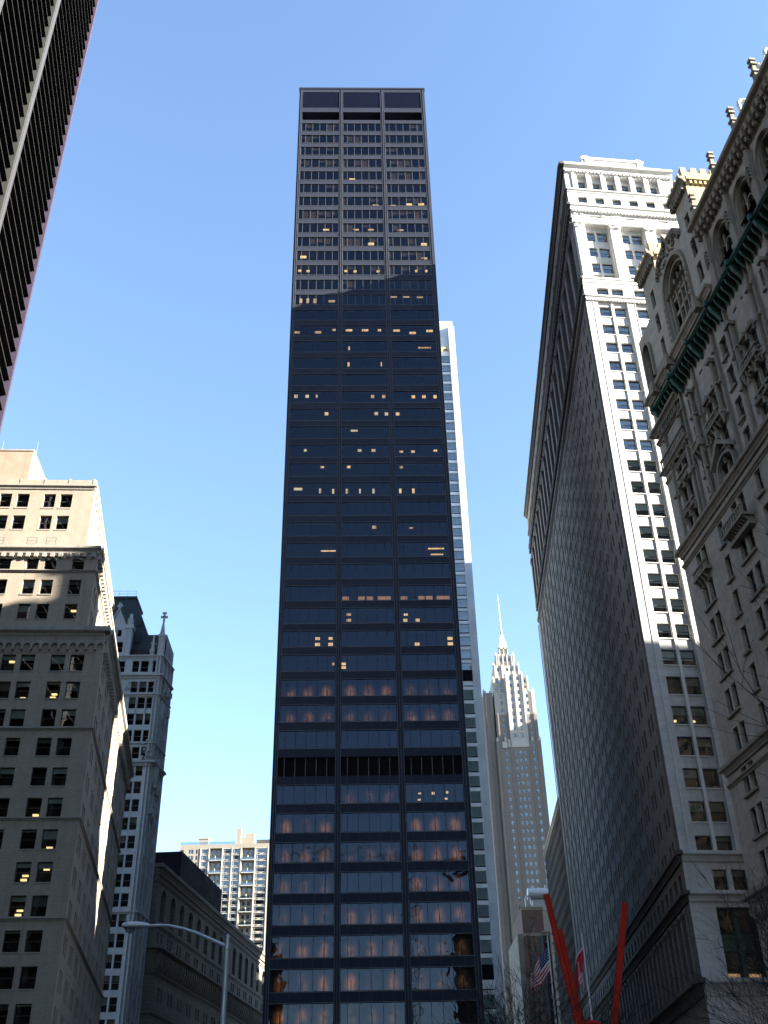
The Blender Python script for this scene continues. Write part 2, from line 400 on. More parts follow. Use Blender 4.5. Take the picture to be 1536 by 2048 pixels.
# ------------------------------------------------------------ ground
mb = MB()
mb.face([(-3000, -3000, 0), (3000, -3000, 0), (3000, 3000, 0), (-3000, 3000, 0)])
struct(mb.build('ground', GROUND))
mb = MB(); rz7 = frame(35.35, 106.5, .99244, .12267)
mb.face([rz7(-500, 3.5-24, .004), rz7(500, 3.5-24, .004), rz7(500, -3.5, .004), rz7(-500, -3.5, .004)])
mb.face([(-16, -200, .004), (-7, -200, .004), (14, 99, .004), (3, 99, .004)])
struct(mb.build('road', ASPH))
mb = MB()
for k in range(-30, 30): mb.face([rz7(k*9, -11.9, .008), rz7(k*9+3, -11.9, .008), rz7(k*9+3, -12.1, .008), rz7(k*9, -12.1, .008)])
struct(mb.build('road_marking', PAINT))
mb = MB(); mb.box(rz7, -500, 500, -24.5, -20.6, 0, .14); mb.box(rz7, -500, 500, -3.4, .2, 0, .14)
struct(mb.build('pavement', GROUND))

# ------------------------------------------------------------ black glass tower in the middle
T = Bld('office_tower', 'tall black glass and metal office tower three bays wide, in the middle of the view', 'skyscraper', (-16.75, 144.58, 0), radians(1.738))
BAYS = ((.72, 8.92), (9.75, 17.98), (18.88, 27.12))
MUL = (.93, 2.45, 3.97, 5.49, 7.01)
def top_i(i): return 22.05+4.035*i if i <= 13 else 74.5+(i-13)*3.985
lit = []      # (k, z, half width, height, kind)
for k, z, hw, h in ((8.8,195.4,.15,.3),(10.9,195.4,.25,.35),(13.5,195.4,.25,.35),(12.4,183.5,.6,.25),(15.4,183.5,.6,.25),(21.4,183.4,.6,.3),(24.4,183.5,.28,.45),(26.3,183.5,.28,.5),
  (11.7,179.9,.6,.45),(16.5,171.9,.6,.2),(20.1,171.8,.55,.12),(23.4,172.1,.6,.5),(25.9,172.2,.6,.5),(6.4,164.6,.6,.25),(12.4,164.6,.6,.25),(15.4,164.6,.6,.25),(21.4,164.5,.6,.2),
  (15.4,160.5,.6,.5),(26.0,160.4,.6,.5),(2.0,156.8,.6,.5),(25.9,156.4,.6,.4),(1.4,153,.3,.35),(3.0,152.9,.3,.35),(10.4,152.9,.3,.3),(12.2,152.8,.3,.35),(16.7,152.8,.3,.35),(24.2,152.9,.25,.4),(26.1,152.9,.25,.4),
  (1.8,144.9,.25,1.0),(3.1,144.9,.25,1.0),(4.5,144.9,.3,1.0),(7.7,144.8,.6,.35),(19.6,145.9,.6,.15),(22.0,145.9,.6,.15),(24.6,145.8,.6,.15)): lit.append((k, z, hw, h, 0))
for k, z, hw, h in ((1.3,136.8,.5,.3),(5.2,136.8,.6,.35),(8.2,137.4,.3,.3),(11.0,137.3,.6,.3),(14.0,137.3,.6,.3),(16.7,137.3,.3,.35),(19.9,137.2,.6,.3),(22.9,136.6,.6,.35),(26.1,137.1,.6,.35),(11,132.8,.15,.7),
  (25.0,132.9,1.2,.14),(10.9,128.9,.18,.8),(16.9,128.9,.1,.8),(1.5,121.4,.3,.55),(3.5,121.4,.3,.5),(5.2,121.4,.15,.5),(15.2,121.3,.28,.55),(17.2,121.3,.28,.55),(22.5,121.2,.3,.5),(24.4,121.2,.3,.5),(26.4,121.2,.28,.55),
  (7.0,117.4,.32,.5),(15.8,117.4,.3,.5),(17.6,117.3,.3,.5),(19.6,117.3,.32,.5),(11.9,113.6,.6,.22),(3.4,109.4,.25,.35),(12.8,109.3,.32,.35),(15.2,109.3,.32,.4),(22,109,.3,.3),(25.9,109.2,.3,.25),(20,109,.3,.25),
  (10.9,105.8,.3,.35),(6.4,105.8,.3,.25),(19.9,105.7,.25,.3),(2.4,101.3,.7,.35),(6.1,100.9,.17,.8),(8.3,100.8,.17,.8),(10.6,100.8,.18,.8),(12.8,100.8,.13,.8),(15.1,100.8,.2,.8),(19.6,100.8,.2,.8),(21.8,100.8,.2,.8),
  (15.1,93.6,.33,.45),(21.2,93.4,.3,.15),(7.6,89.1,1.2,.13),(25.1,89.4,1.3,.13),(25.2,88.3,1.0,.12),(10.9,77.5,.35,.3),(19.8,77.4,.3,.25),(10.9,76.5,.35,.35),(19.7,76.4,.3,.4),(21.6,76.4,.32,.4),
  (6.1,73.4,.35,.35),(8.1,73.4,.3,.32),(6.1,72.4,.38,.4),(8.1,72.4,.35,.4),(26.5,73.2,.4,.4),(26.5,72.3,.4,.4),(21.4,72.3,.35,.4),(10.1,69.1,.35,.3),(10.1,68.5,.35,.3),(8.55,69.1,.15,.3),
  (20.9,49,.2,.14),(22.8,49,.2,.3),(24.8,49.1,.15,.25),(20.8,48.1,.2,.14),(24.6,48.2,.18,.18)): lit.append((k, z, hw, h, 1))
for c in (10.4, 12.9, 14.2, 16.0, 17.0, 19.6, 22.4, 23.6, 25.3, 26.3): lit.append((c, 80.35, .52, .5, 2))
GLOWROWS = {11: ((0,1,2),), 10: ((0,1,2),), 7: ((1,),), 6: ((0,2),), 5: ((0,1,2),), 4: ((0,1,2),), 3: ((0,1,2),), 2: ((0,1,2),), 1: ((0,1,2),), 0: ((0,1,2),), -1: ((0,1,2),)}
holes = []
rows = [i for i in range(-4, 45)]
for i in rows:
    zt = top_i(i); hh = 2.66
    for b, (a, c) in enumerate(BAYS):
        if i == 8: continue
        holes.append((a, c, zt-hh, zt, .12))
        ls = [(k-hw, k+hw, z-h/2, z+h/2, .12) for k, z, hw, h, q in lit if a < k < c and zt-hh <= z <= zt]
        kinds = [q for k, z, hw, h, q in lit if a < k < c and zt-hh <= z <= zt]
        glow = i in GLOWROWS and b in GLOWROWS[i][0] and not (i, b) in ((4, 1), (0, 2), (-1, 0))
        bl = 0; bm = BLIND; r = random.random()
        if i > 30 and r < .55:  # brown panels for blinds and painted sunlit ceilings, upper sunlit rows only
            bm = BROWN_IN; x = [0, *MUL, c-a]; bl = []
            for j in range(6):
                if random.random() < .45: bl.append((x[j]+.04, x[j+1]-.04, random.choice((.35, .5, 1.0, .7))))
            bl = bl or 0
        elif 8 < i <= 30 and r < .5:
            x = [0, *MUL, c-a]; bl = [(x[j]+.04, x[j+1]-.04, random.choice((.08, .1, .12))) for j in range(6) if random.random() < .75] or 0
            bm = SASH_G
        T.window(L0, a, c, zt-hh, zt, .08, TRIM if i > 30 else GRANITE_D, GLASS_B, MUL, None, bl, bm, ls, 1.5 if glow else 2.2,  # paler mullions in the upper rows: sunlight put into their colour
                 MIDD if (i < 13 or glow) else BROWN_IN if i > 31 and random.random() < .75 else DARK, .055, back=random.choice(GLOWS) if glow else None, lamp_m=(LAMPD if 2 in kinds else random.choice((LAMP, LAMP, LAMPM)) if 0 in kinds else random.choice((LAMPB, LAMPM, LAMPM2))),
                 posts=[a+(c-a)*t for t in (1/6, .5, 5/6)] if glow else ())
lz0, lz1 = 203.4, 209.1
for a, c in BAYS:
    holes += [(a, c, lz0, lz1, .25), (a, c, 199.2, 202.0, 3.0), (a, c, top_i(8)-2.75, top_i(8)+.05, .5)]
mb = MB()
wall(mb, L0, 0, 28, 0, 210.2, holes, .28)
W = 28.0; DP = 46
mb.face([(0, 0, 0), (0, DP, 0), (0, DP, 210.2), (0, 0, 210.2)]); mb.face([(W, 0, 0), (W, DP, 0), (W, DP, 210.2), (W, 0, 210.2)])
mb.face([(0, DP, 0), (W, DP, 0), (W, DP, 210.2), (0, DP, 210.2)])
T.part('wall', mb, GRANITE_D)
mb = MB(); mb.box(L0, -.12, 28.12, -DP-.1, .12, 210.2, 210.65); T.part('roof', mb, GRANITE_D)
for a, c in BAYS:      # thin bright trims framing each louvred panel, louvers, roof opening
    mb = MB(); mb.face([L0(a, -.2, lz0), L0(c, -.2, lz0), L0(c, -.2, lz1), L0(a, -.2, lz1)])
    n = 46
    for k in range(n): u = a+(k+.5)*(c-a)/n; mb.box(L0, u-.045, u+.045, -.19, -.06, lz0, lz1)
    T.part('louver', mb, LOUVER)
    mb = MB()
    for q in ((a-.05, a, lz0-.05, lz1+.05), (c, c+.05, lz0-.05, lz1+.05), (a, c, lz0-.05, lz0), (a, c, lz1, lz1+.05)): mb.box(L0, q[0], q[1], -.2, .03, q[2], q[3])
    T.part('louver_frame', mb, TRIM)
    mb = MB(); z = top_i(8)
    mb.face([L0(a, -.45, z-2.75), L0(c, -.45, z-2.75), L0(c, -.45, z+.05), L0(a, -.45, z+.05)])
    for k in range(30): mb.box(L0, a, c, -.42, -.3, z-2.72+k*.092, z-2.70+k*.092)
    T.part('louver', mb, DARK)
    mb = MB()
    for q in MUL: mb.box(L0, a+q-.03, a+q+.03, -.3, -.22, z-2.75, z+.05)
    T.part('mullion', mb, TRIM)
    mb = MB(); mb.face([L0(a, -3, 199.2), L0(c, -3, 199.2), L0(c, -3, 202), L0(a, -3, 202)]); mb.box(L0, a, c, -2.9, -2.3, 200.4, 201.2)
    T.part('roof_terrace', mb, BROWN_IN)
mb = MB()      # raised joints down the piers and trims round the openings
for k in (.36, 9.335, 18.43, 27.56): mb.box(L0, k-.06, k+.06, .003, .09, .2, 210.0)
T.part('pier_rib', mb, STEEL)
mb = MB()
for i in rows:
    if i == 8: continue
    zt = top_i(i)
    for a, c in BAYS:
        mb.box(L0, a-.06, c+.06, .002, .05, zt+.02, zt+.07); mb.box(L0, a-.06, c+.06, .002, .05, zt-2.75, zt-2.69)
for a, c in BAYS:
    for u in (a-.09, c+.05): mb.box(L0, u, u+.045, .001, .045, 12, 202.4)
T.part('window_trim', mb, TRIM)
mb = MB()
for i in range(-4, 8):
    zt = top_i(i)
    for a, c in BAYS:
        for q in MUL: mb.box(L0, a+q-.02, a+q+.02, .001, .02, zt+.09, zt+1.28)
T.part('spandrel_joint', mb, STEEL)
T.finish()

# ------------------------------------------------------------ steel tower top left
T = Bld('steel_tower', 'dark steel office tower with deep horizontal beams, cut by the upper left corner', 'skyscraper', (-33.44, 11.26, 0), pi/2+radians(9.306))
UL = 95.0; PITCHB = 2.515
# local x runs away from the viewer along the facade, outwards is -y
mb = MB(); wall(mb, frame(0, 1.75), 0, UL, 0, 216, ()); shell(mb, frame(0, 1.75), 0, UL, 50, 0, 216, sides='LRB')
T.part('wall', mb, DARK)
cols = [UL-19.45-18.5*k for k in range(5)]
zb = [92.0+PITCHB*n for n in range(-34, 49)]
zb = [z for z in zb if z > 8]
for z in zb:
    mb = MB(); mb.box(L0, 0, UL-.3, -1.74, -.02, z, z+.34); T.part('beam', mb, BEAM_SHADE)
mb = MB()
for z in zb: mb.box(L0, 0, UL-.3, -.019, .035, z+.01, z+.075)
T.part('beam_lip', mb, STEEL_L)
for k in cols:
    mb = MB(); mb.box(L0, k-.85, k+.85, -1.72, .20, 0, 216); T.part('column', mb, STEEL_L)
    mb = MB(); mb.box(L0, k-.32, k+.32, .202, .25, 0, 216)
    T.part('column_channel', mb, STEEL)
mb = MB(); mb.box(L0, UL-.3, UL+.35, -1.72, .22, 0, 216); T.part('column', mb, STEEL_E)
mb = MB(); mb.box(L0, -.2, UL+.4, -52, .3, 216, 217.5); T.part('roof', mb, STEEL)

# ------------------------------------------------------------ tan brick building on the left
A_ = radians(3.5)
B = Bld('brick_building', 'tan brick office block in setbacks with a corbelled stone cornice, left edge of the view', 'building', (-35.42, 118, 0), A_)
# local x to the right along the west front, so the front runs from -L to 0; right side recedes
sd = (-.1617*cos(A_)+.9868*sin(A_), .1617*sin(A_)+.9868*cos(A_))
LW = 34.0
def tier(z0, z1, cut, cols, rws, wh, mbw, back=58, hasS=True, scol=3.05, s0=1.6):
    fr = frame(-LW, 0); hs = []
    for (a, b) in cols:
        for zt in rws: hs.append((LW-b, LW-a, zt-wh, zt))
    wall(mbw, fr, 0, LW-cut, z0, z1, hs, .35)
    for h in hs:
        r = random.random(); bl = random.choice((.25, .3, .45, .5, .1)) if r < .75 else 0
        L = ()
        if random.random() < .17 and h[2] < 70:
            x = h[0]+random.uniform(.25, .8); z = h[2]+random.choice((.25, .35, 1.5)); L = [(x, x+.65, z, z+.22, .5)]
            if random.random() < .4: L.append((x+.1, x+.75, z+.5 if z < h[2]+1 else z-1.1, z+.68 if z < h[2]+1 else z-.95, .6))
        B.window(fr, *h[:4], .3, SASH_D, GLASS, (), wh*.5, bl, random.choice((BLIND, BLIND, SASH_G)), L, .9)
    fs = frame(-cut, 0, *sd); hs = []
    u = s0
    while u < back-2:
        for zt in rws:
            hs.append((u, u+1.15, zt-wh, zt)); hs.append((u+1.75, u+2.9, zt-wh, zt))
        u += scol*2.02
    wall(mbw, fs, 0, back, z0, z1, hs, .3)
    for h in hs: B.window(fs, *h[:4], .25, SASH_D, GLASS_B, (), wh*.5 if h[0] < 20 else None, random.choice((0, .3, .5)), BLIND, (), .5)
    mbw.face([(-LW, 0, z1), (-cut, 0, z1), (-cut+sd[0]*back, sd[1]*back, z1), (-LW, back, z1)])
    mbw.face([(-LW, 0, z0), (-LW, back, z0), (-LW, back, z1), (-LW, 0, z1)])
    mbw.face([(-LW, back, z0), (-cut+sd[0]*back, sd[1]*back, z0), (-cut+sd[0]*back, sd[1]*back, z1), (-LW, back, z1)])
    return fr, fs
c1 = [(2.15+6*k, 3.86+6*k) for k in range(5)]+[(4.49+6*k, 6.21+6*k) for k in range(5)]
c2 = [(4.0, 5.56), (7.58, 9.14), (9.87, 11.43), (13.42, 15.0), (15.75, 17.3), (19.4, 21), (21.7, 23.3), (25.4, 27)]
c3 = [(6.98, 8.6), (9.23, 10.8), (12.74, 14.39), (15.09, 16.66), (18.6, 20.2), (20.9, 22.5), (24.5, 26)]
mb = MB()
f1, s1 = tier(0, 61.7, 0, c1, [58.45-3.6*j for j in range(15)], 2.2, mb, back=54)
f2, s2 = tier(61.7, 73.5, 2.4, c2, [72.65, 69.1, 65.55], 2.15, mb, back=40)
f3, s3 = tier(73.5, 84.2, 4.1, c3, [82.45, 78.95], 2.15, mb, back=36)
B.part('wall', mb, TAN)
def around(name, mat, z0, z1, out, cut, back, fw, fs, fn=cornice, **k):
    mb = MB(); fn(mb, fw, 0, LW-cut, z0, z1, out, **k); fn(mb, fs, 0, back, z0, z1, out, **k)
    c = fw(LW-cut, 0, 0); mb.box(frame(c[0], 0), -.002, out*.72, -.002, out*.98, z0+(z1-z0)*.62, z1)
    return B.part(name, mb, mat)
around('cornice', TAN_T, 60.3, 61.95, 1.0, 0, 54, f1, s1)
around('cornice', TAN_T, 73.0, 74.0, .55, 2.4, 40, f2, s2)
around('cornice', TAN_T, 83.2, 83.9, .35, 4.1, 36, f3, s3)
for zz, cut, bk, fw, fs in ((48.55, 0, 54, f1, s1), (37.85, 0, 54, f1, s1), (27.0, 0, 54, f1, s1), (16.2, 0, 54, f1, s1), (70.15, 2.4, 40, f2, s2)):
    around('string_course', TAN_T, zz, zz+.32, .28, cut, bk, fw, fs)
mb = MB()          # corbel table of small arches under the main cornice
for k in range(30):
    u = LW-.9-k*1.12
    mb.box(f1, u-.12, u+.12, .003, .5, 58.95, 60.28)
    for t in range(5):
        a0, a1 = pi*t/5, pi*(t+1)/5; mb.plate(f1, [(u+.56+.44*cos(a0), 59.4+.5*sin(a0)), (u+.56+.44*cos(a1), 59.4+.5*sin(a1)), (u+.56+.44*cos(a1), 60.28), (u+.56+.44*cos(a0), 60.28)], .003, .34)
for k in range(48): u = .6+k*1.12; mb.box(s1, u-.12, u+.12, .003, .5, 58.95, 60.28)
mb.box(f1, 0, LW, .001, .05, 58.7, 58.94); mb.box(s1, 0, 54, .001, .05, 58.7, 58.94)
B.part('corbel_table', mb, TAN_T)
mb = MB(); dentils(mb, f2, 0, LW-2.4, 72.35, 72.98, .42, 1.05, .5); dentils(mb, s2, 0, 40, 72.35, 72.98, .42, 1.05, .5); mb.box(f2, 0, LW-2.4, .001, .06, 72.2, 72.36); mb.box(s2, 0, 40, .001, .06, 72.2, 72.36); B.part('corbel_table', mb, TAN_T)
mb = MB(); 
for (fw, L, cut) in ((f3, LW-4.1, 4.1),): mb.box(fw, 0, L, -.4, .08, 83.95, 84.75)
mb.box(s3, 0, 36, -.4, .08, 83.95, 84.75)
for k in range(9): mb.box(f3, LW-4.3-k*3.3-.2, LW-4.3-k*3.3, -.42, .12, 83.96, 84.95)
B.part('parapet', mb, TAN)
mb = MB()          # recessed panels, sills
for a, b in c3: mb.box(f3, LW-b-.05, LW-a+.05, .003, .06, 80.05, 80.2); mb.box(f3, LW-b-.05, LW-a+.05, .003, .05, 76.6, 76.72)
for a, b in c1:
    for j in range(13): z = 58.45-3.6*j-2.2; mb.box(f1, LW-b-.06, LW-a+.06, .003, .09, z-.13, z)
for a, b in c2:
    for z in (72.65, 69.1, 65.55): mb.box(f2, LW-b-.06, LW-a+.06, .003, .08, z-2.28, z-2.15)
B.part('window_sill', mb, TAN_T)
for a, b in ((8.1, 9.4), (10.6, 11.9), (14.9, 16.1), (17.6, 18.8)):
    B.window(frame(-LW, 0), LW-b, LW-a, 74.45, 75.5, -.01, SASH_G, GLASS, (), .5, 0, BLINDW, (), .02, MIDD)
mb = MB(); pf = frame(-40, 6.2)
mb.box(pf, 0, 24.4, -17, 0, 84.2, 94.2)
B.part('penthouse', mb, PENT)
mb = MB(); mb.box(pf, -.1, 24.5, -17.1, .1, 94.2, 94.45); mb.box(pf, 24.41, 24.5, -1.3, -.9, 91.4, 94.1); B.part('penthouse_coping', mb, TAN_T)
B.finish()
for i, (x, z) in enumerate(((-52.85, 99.6), (-58.2, 100.0))):
    mb = MB(); mb.path([(x, 128, 94.1), (x, 128.01, 96), (x-.05, 128, z)], [.045, .03, .012], 5)
    tag(mb.build('antenna', GALV), ('thin whip antenna on the right end of the tan penthouse roof', 'thin whip antenna on the tan penthouse roof at the left edge of the view')[i], 'antenna', 'whip antennas on the penthouse')
mb = MB(); mb.path([(-50.3, 129.5, 84.2), (-50.3, 129.5, 91.2)], .04, 5); mb.path([(-50.7, 129.5, 90.6), (-49.9, 129.5, 90.6)], .03, 5); mb.path([(-50.5, 129.5, 89.8), (-50.0, 129.5, 90.9)], .03, 5)
tag(mb.build('antenna', GALV), 'small crossed antenna mast beside the right wall of the tan penthouse', 'antenna')
def back(fr, d): return lambda u, w_, z: fr(u, w_-d, z)

# ------------------------------------------------------------ white office building right of centre
E = Bld('stone_tower', 'huge white stone office building with cornices and a colonnaded crown, sunlit front right of centre', 'building', (35.35, 130.4, 0), radians(7.046))
EW, ED = 21.2, 122.0
fw = frame(); dnx, dny = .1682, .9857
fn = frame(dnx*ED, dny*ED, -dnx, -dny)
def ek(k): return ED-k
shaft = [128.17-4.035*j for j in range(17)]+[59.6, 55.35, 51.08, 46.82, 42.5, 38.18]
hw, hn, gw, gn = [], [], [], []
wpairs = [(2.3, 4.38), (4.9, 7.0), (8.95, 11.03), (11.55, 13.6), (15.55, 17.6), (18.1, 19.9)]
nb = [3.15+6.0*j for j in range(19)]+[5.1+6.0*j for j in range(19)]
def wins(fr, lst, zt, h, setb, **k):
    for a, b in lst:
        r = random.random()
        E.window(fr, a, b, zt-h, zt, setb, SASH_D, k.get('glass', GLASS_S), (), h*.52, k.get('bl', random.choice((0, .3, .45, .5, .5)) if r < .93 else 0), k.get('bm', BLIND), k.get('L', ()), .9)
# west front: every window pair sits in a shallow recess running up the shaft
mbW, mbN = MB(), MB()
for a, b in ((2.1, 7.2), (8.75, 13.8), (15.35, 20.1)): hw.append((a, b, 36.2, 129.4, .35)); 
for zt in shaft:
    h = 2.3 if zt > 60 else 2.6 if zt > 40 else 1.85
    for a, b in wpairs: gw.append((a, b, zt-h, zt, .4))
    L = ()
    for j, p in enumerate(wpairs):
        L = ((p[0]+.15, p[0]+.75, zt-1.9, zt-1.65, .5),) if abs(zt-55.35) < .1 and j < 2 else ()
        wins(back(fw, .35), [p], zt, h, .35, glass=GLASS_S if zt > 90 else GLASS_C if zt > 62 else GLASS, bm=TEALB if 62 < zt < 90 else BLIND, bl=.5 if L else random.choice((.45, .5, .55, .6, .62)) if 62 < zt < 90 else random.choice((0, .3, .45, .45, .5)), L=L)
wall(mbW, back(fw, .35), 2.1, 20.1, 36.2, 129.4, gw, .4)
for zt in (132.35,): 
    for p in wpairs: hw.append((*p, zt-1.9, zt, .5)); wins(fw, [p], zt, 1.9, .4, bl=.3)
# colonnaded crown
for a in (2.25, 8.8, 15.35):
    b = a+4.45; hw.append((a, b, 134.9, 148.5, 1.0)); g = []
    for zt in (147.4, 143.45, 139.5, 136.3+.3):
        hgt = 2.35 if zt > 137 else 1.55
        for q in ((a+.1, a+2.0), (a+2.35, a+4.3)): g.append((*q, zt-hgt, zt, .3)); wins(back(fw, 1.0), [q], zt, hgt, .25, bl=random.choice((.3, .5, .6)))
    wall(mbW, back(fw, 1.0), a, b, 134.9, 148.5, g, .3)
for a in (3.45, 9.85, 16.3): hw.append((a, a+2.0, 149.98, 150.72, .6)); wins(fw, [(a, a+2.0)], 150.72, .74, .5, bl=0)
for j in range(6):
    a = 1.9+3.25*j; hw.append((a, a+1.7, 153.95, 155.8, .5)); wins(fw, [(a, a+1.7)], 155.8, 1.85, .4, bl=random.choice((0, .4)))
    a = 2.35+2.8*j; hw.append((a, a+1.95, 157.75, 161.9, .7)); wall(mbW, back(fw, .7), a, a+1.95, 157.75, 161.9, [(a+.2, a+1.7, 158.5, 160.7, .3)], .3)
    wins(back(fw, .7), [(a+.2, a+1.7)], 160.7, 2.2, .25, bl=.25)
# base
for p in ((3.55, 5.35), (6.0, 7.85), (10.2, 12.0), (12.6, 14.4)):
    hw.append((*p, 31.6, 34.0, .5)); wins(fw, [p], 34.0, 2.4, .4, glass=GLASS, bl=.3)
for a in (3.2, 11.2): hw.append((a, a+4.9, 21.7, 29.6, .6))
for a in (3.2, 11.2):
    g = []
    for q in ((a+.1, a+2.1), (a+2.75, a+4.7)):
        g += [(*q, 26.6, 29.5, .25), (*q, 21.75, 24.6, .25)]
        wins(back(fw, .6), [q], 29.5, 2.9, .2, glass=GLASS, bl=0)
        E.window(back(fw, .6), *q, 21.75, 24.6, .2, BRONZE, GLASS, (), 1.45, .62, SASH_G, ((q[0]+.1, q[1]-.1, 21.95, 22.4, .5),), .9, lamp_m=LAMPD)
    mb = MB(); wall(mb, back(fw, .6), a, a+4.9, 21.7, 29.6, g, .25); mb.box(back(fw, .6), a, a+4.9, .002, .12, 24.75, 25.0); mb.box(back(fw, .6), a, a+4.9, .002, .12, 26.2, 26.45)
    mb.box(back(fw, .6), a+2.15, a+2.7, .003, .15, 21.75, 29.5); E.part('bronze_panel', mb, BRONZE)
for a in (7.6,): hw.append((a, a+3.9, 15.8, 17.8, .5)); wins(fw, [(a, a+3.9)], 17.8, 2.0, .4, glass=GLASS, bl=0)
wall(mbW, fw, 0, EW, 0, 164.3, hw, .4)
E.part('front_wall', mbW, LIME)
# north side
for zt in shaft:
    h = 2.3 if zt > 60 else 2.6 if zt > 40 else 1.95
    for a in nb: hn.append((ek(a+1.0), ek(a), zt-h+.2, zt, .4)); wins(fn, [(ek(a+1.0), ek(a))], zt, h-.2, .3, glass=GLASS_B, bm=SASH_G)
for j in range(20):
    a = 2.3+6.0*j; u0, u1 = ek(a+4.0), ek(a); hn.append((u0, u1, 134.9, 148.5, 1.0)); g = []
    for zt in (147.4, 143.45, 139.5):
        g.append((u0+.5, u1-.5, zt-2.35, zt, .3)); wins(back(fn, 1.0), [(u0+.5, u1-.5)], zt, 2.35, .25, glass=GLASS)
    wall(mbN, back(fn, 1.0), u0, u1, 134.9, 148.5, g, .3)
    for zt in (160.6, 155.8, 132.3): hn.append((u0+1.2, u1-1.2, zt-1.9, zt, .4)); wins(fn, [(u0+1.2, u1-1.2)], zt, 1.9, .3, glass=GLASS)
for j in range(36):
    a = 2.2+3.25*j; u0, u1 = ek(a+1.5), ek(a)
    hn.append((u0, u1, 31.6, 33.9, .4)); wins(fn, [(u0+.0, u1)], 33.9, 2.3, .3, glass=GLASS)
    hn.append((u0-.1, u1+.3, 21.8, 29.4, .8)); wins(fn, [(u0-.1, u1+.3)], 29.4, 7.6, .7, glass=GLASS)
wall(mbN, fn, 0, ED, 0, 164.3, hn, .4); E.part('side_wall', mbN, LIME_SHADE)
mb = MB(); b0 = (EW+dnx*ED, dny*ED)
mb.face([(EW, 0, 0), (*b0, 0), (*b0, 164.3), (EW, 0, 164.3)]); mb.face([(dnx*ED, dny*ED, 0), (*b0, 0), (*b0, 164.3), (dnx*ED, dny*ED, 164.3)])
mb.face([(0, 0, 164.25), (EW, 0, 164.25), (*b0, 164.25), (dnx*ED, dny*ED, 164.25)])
E.part('rear_wall', mb, LIME_SHADE)
for z0, z1, o in ((162.9, 164.35, .95), (156.9, 157.6, .4), (152.0, 153.4, .6), (148.65, 149.9, .3), (133.5, 134.6, .38), (129.55, 130.3, .4), (34.9, 36.1, .75), (30.2, 31.35, .85), (20.3, 21.65, 1.05)):
    mb = MB(); cornice(mb, fw, 0, EW, z0, z1, o)
    E.part('cornice', mb, LIME_T if z0 > 40 else LIME)
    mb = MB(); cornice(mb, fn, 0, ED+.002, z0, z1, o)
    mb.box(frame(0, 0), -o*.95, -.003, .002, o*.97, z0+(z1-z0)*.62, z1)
    E.part('cornice', mb, LIME_SHADE_T)
mb = MB()
dentils(mb, fw, 0, EW, 151.35, 151.98, .45, .62, .3); dentils(mb, fw, 0, EW, 129.1, 129.53, .25, .5, .26); dentils(mb, fw, 0, EW, 162.35, 162.88, .4, .7, .35)
dentils(mb, fw, 0, EW, 19.9, 20.28, .35, .5, .26)
E.part('dentils', mb, LIME_T)
mb = MB(); dentils(mb, fn, 0, ED, 151.0, 151.98, .55, 1.2, .5); dentils(mb, fn, 0, ED, 19.8, 20.28, .35, .6, .3); dentils(mb, fn, 0, ED, 133.0, 133.38, .4, .8, .4); E.part('dentils', mb, LIME_SHADE_T)
mb = MB()          # pilasters, capitals, carved panels
for c in (1.05, 7.75, 14.3, 20.45):
    h = .95 if c > 2 and c < 20 else .75
    mb.box(fw, c-h, c+h, .003, .28, 134.8, 147.0)
    for t in range(5): mb.box(fw, c-h-.05-.05*t, c+h+.05+.05*t, .003, .3+.06*t, 147.0+.3*t, 147.28+.3*t)
    for t in range(9): x = c-h+random.uniform(0, 2*h); z = random.uniform(147.1, 148.4); mb.box(fw, x-.14, x+.14, .2, .62, z, z+.3)
    E.part('pilaster', mb, LIME_T); mb = MB()
for c in range(30):
    x = random.choice((.9, 2.2, 3.0, 6.2, 7.4, 8.4, 9.3, 12.7, 13.9, 15.1, 15.8, 18.8, 20))+random.uniform(-.4, .4); z = random.uniform(150.0, 150.8)
    mb.box(fw, x-.22, x+.22, .003, .16, z, z+.26)
for j in range(7):
    c = 1.95+2.8*j-.4+.02; mb.box(fw, c-.25, c+.3, .003, .2, 157.7, 162.3)
mb.box(fw, 1.2, 19.2, .001, .06, 162.0, 162.3)
E.part('carved_frieze', mb, LIME_T)
mb = MB()
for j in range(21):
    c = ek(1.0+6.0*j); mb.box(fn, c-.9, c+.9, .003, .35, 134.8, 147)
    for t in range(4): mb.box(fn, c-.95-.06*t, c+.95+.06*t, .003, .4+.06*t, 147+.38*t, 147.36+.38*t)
    E.part('pilaster', mb, LIME_SHADE); mb = MB()
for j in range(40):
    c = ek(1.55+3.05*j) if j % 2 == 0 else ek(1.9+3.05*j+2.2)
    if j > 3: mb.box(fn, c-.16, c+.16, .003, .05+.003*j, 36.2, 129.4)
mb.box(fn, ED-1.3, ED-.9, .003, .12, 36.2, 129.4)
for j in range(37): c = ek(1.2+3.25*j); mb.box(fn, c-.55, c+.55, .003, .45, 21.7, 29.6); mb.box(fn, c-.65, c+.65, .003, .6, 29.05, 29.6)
E.part('pilaster', mb, LIME_SHADE)
mb = MB()          # narrow joints and raised edges of the corner strips
for u in (1.2, 7.28, 8.62, 13.88, 15.22): mb.box(fw, u, u+.09, .003, .07, 36.3, 129.3)
for a in (4.42, 11.07, 17.65): mb.box(back(fw, .35), a, a+.44, .003, .18, 36.3, 129.3)
for zt in shaft:
    for a, b in wpairs: mb.box(back(fw, .35), a-.05, b+.05, .003, .12, zt-(2.3 if zt > 60 else 2.6)-.14, zt-(2.3 if zt > 60 else 2.6))
for k in range(-1, 2): mb.box(fw, 2.0, 2.9, .003, .06, 32+k*.5, 32.1+k*.5)
E.part('mouldings', mb, LIME_T)
mb = MB()          # raised parapet with scrolled ends
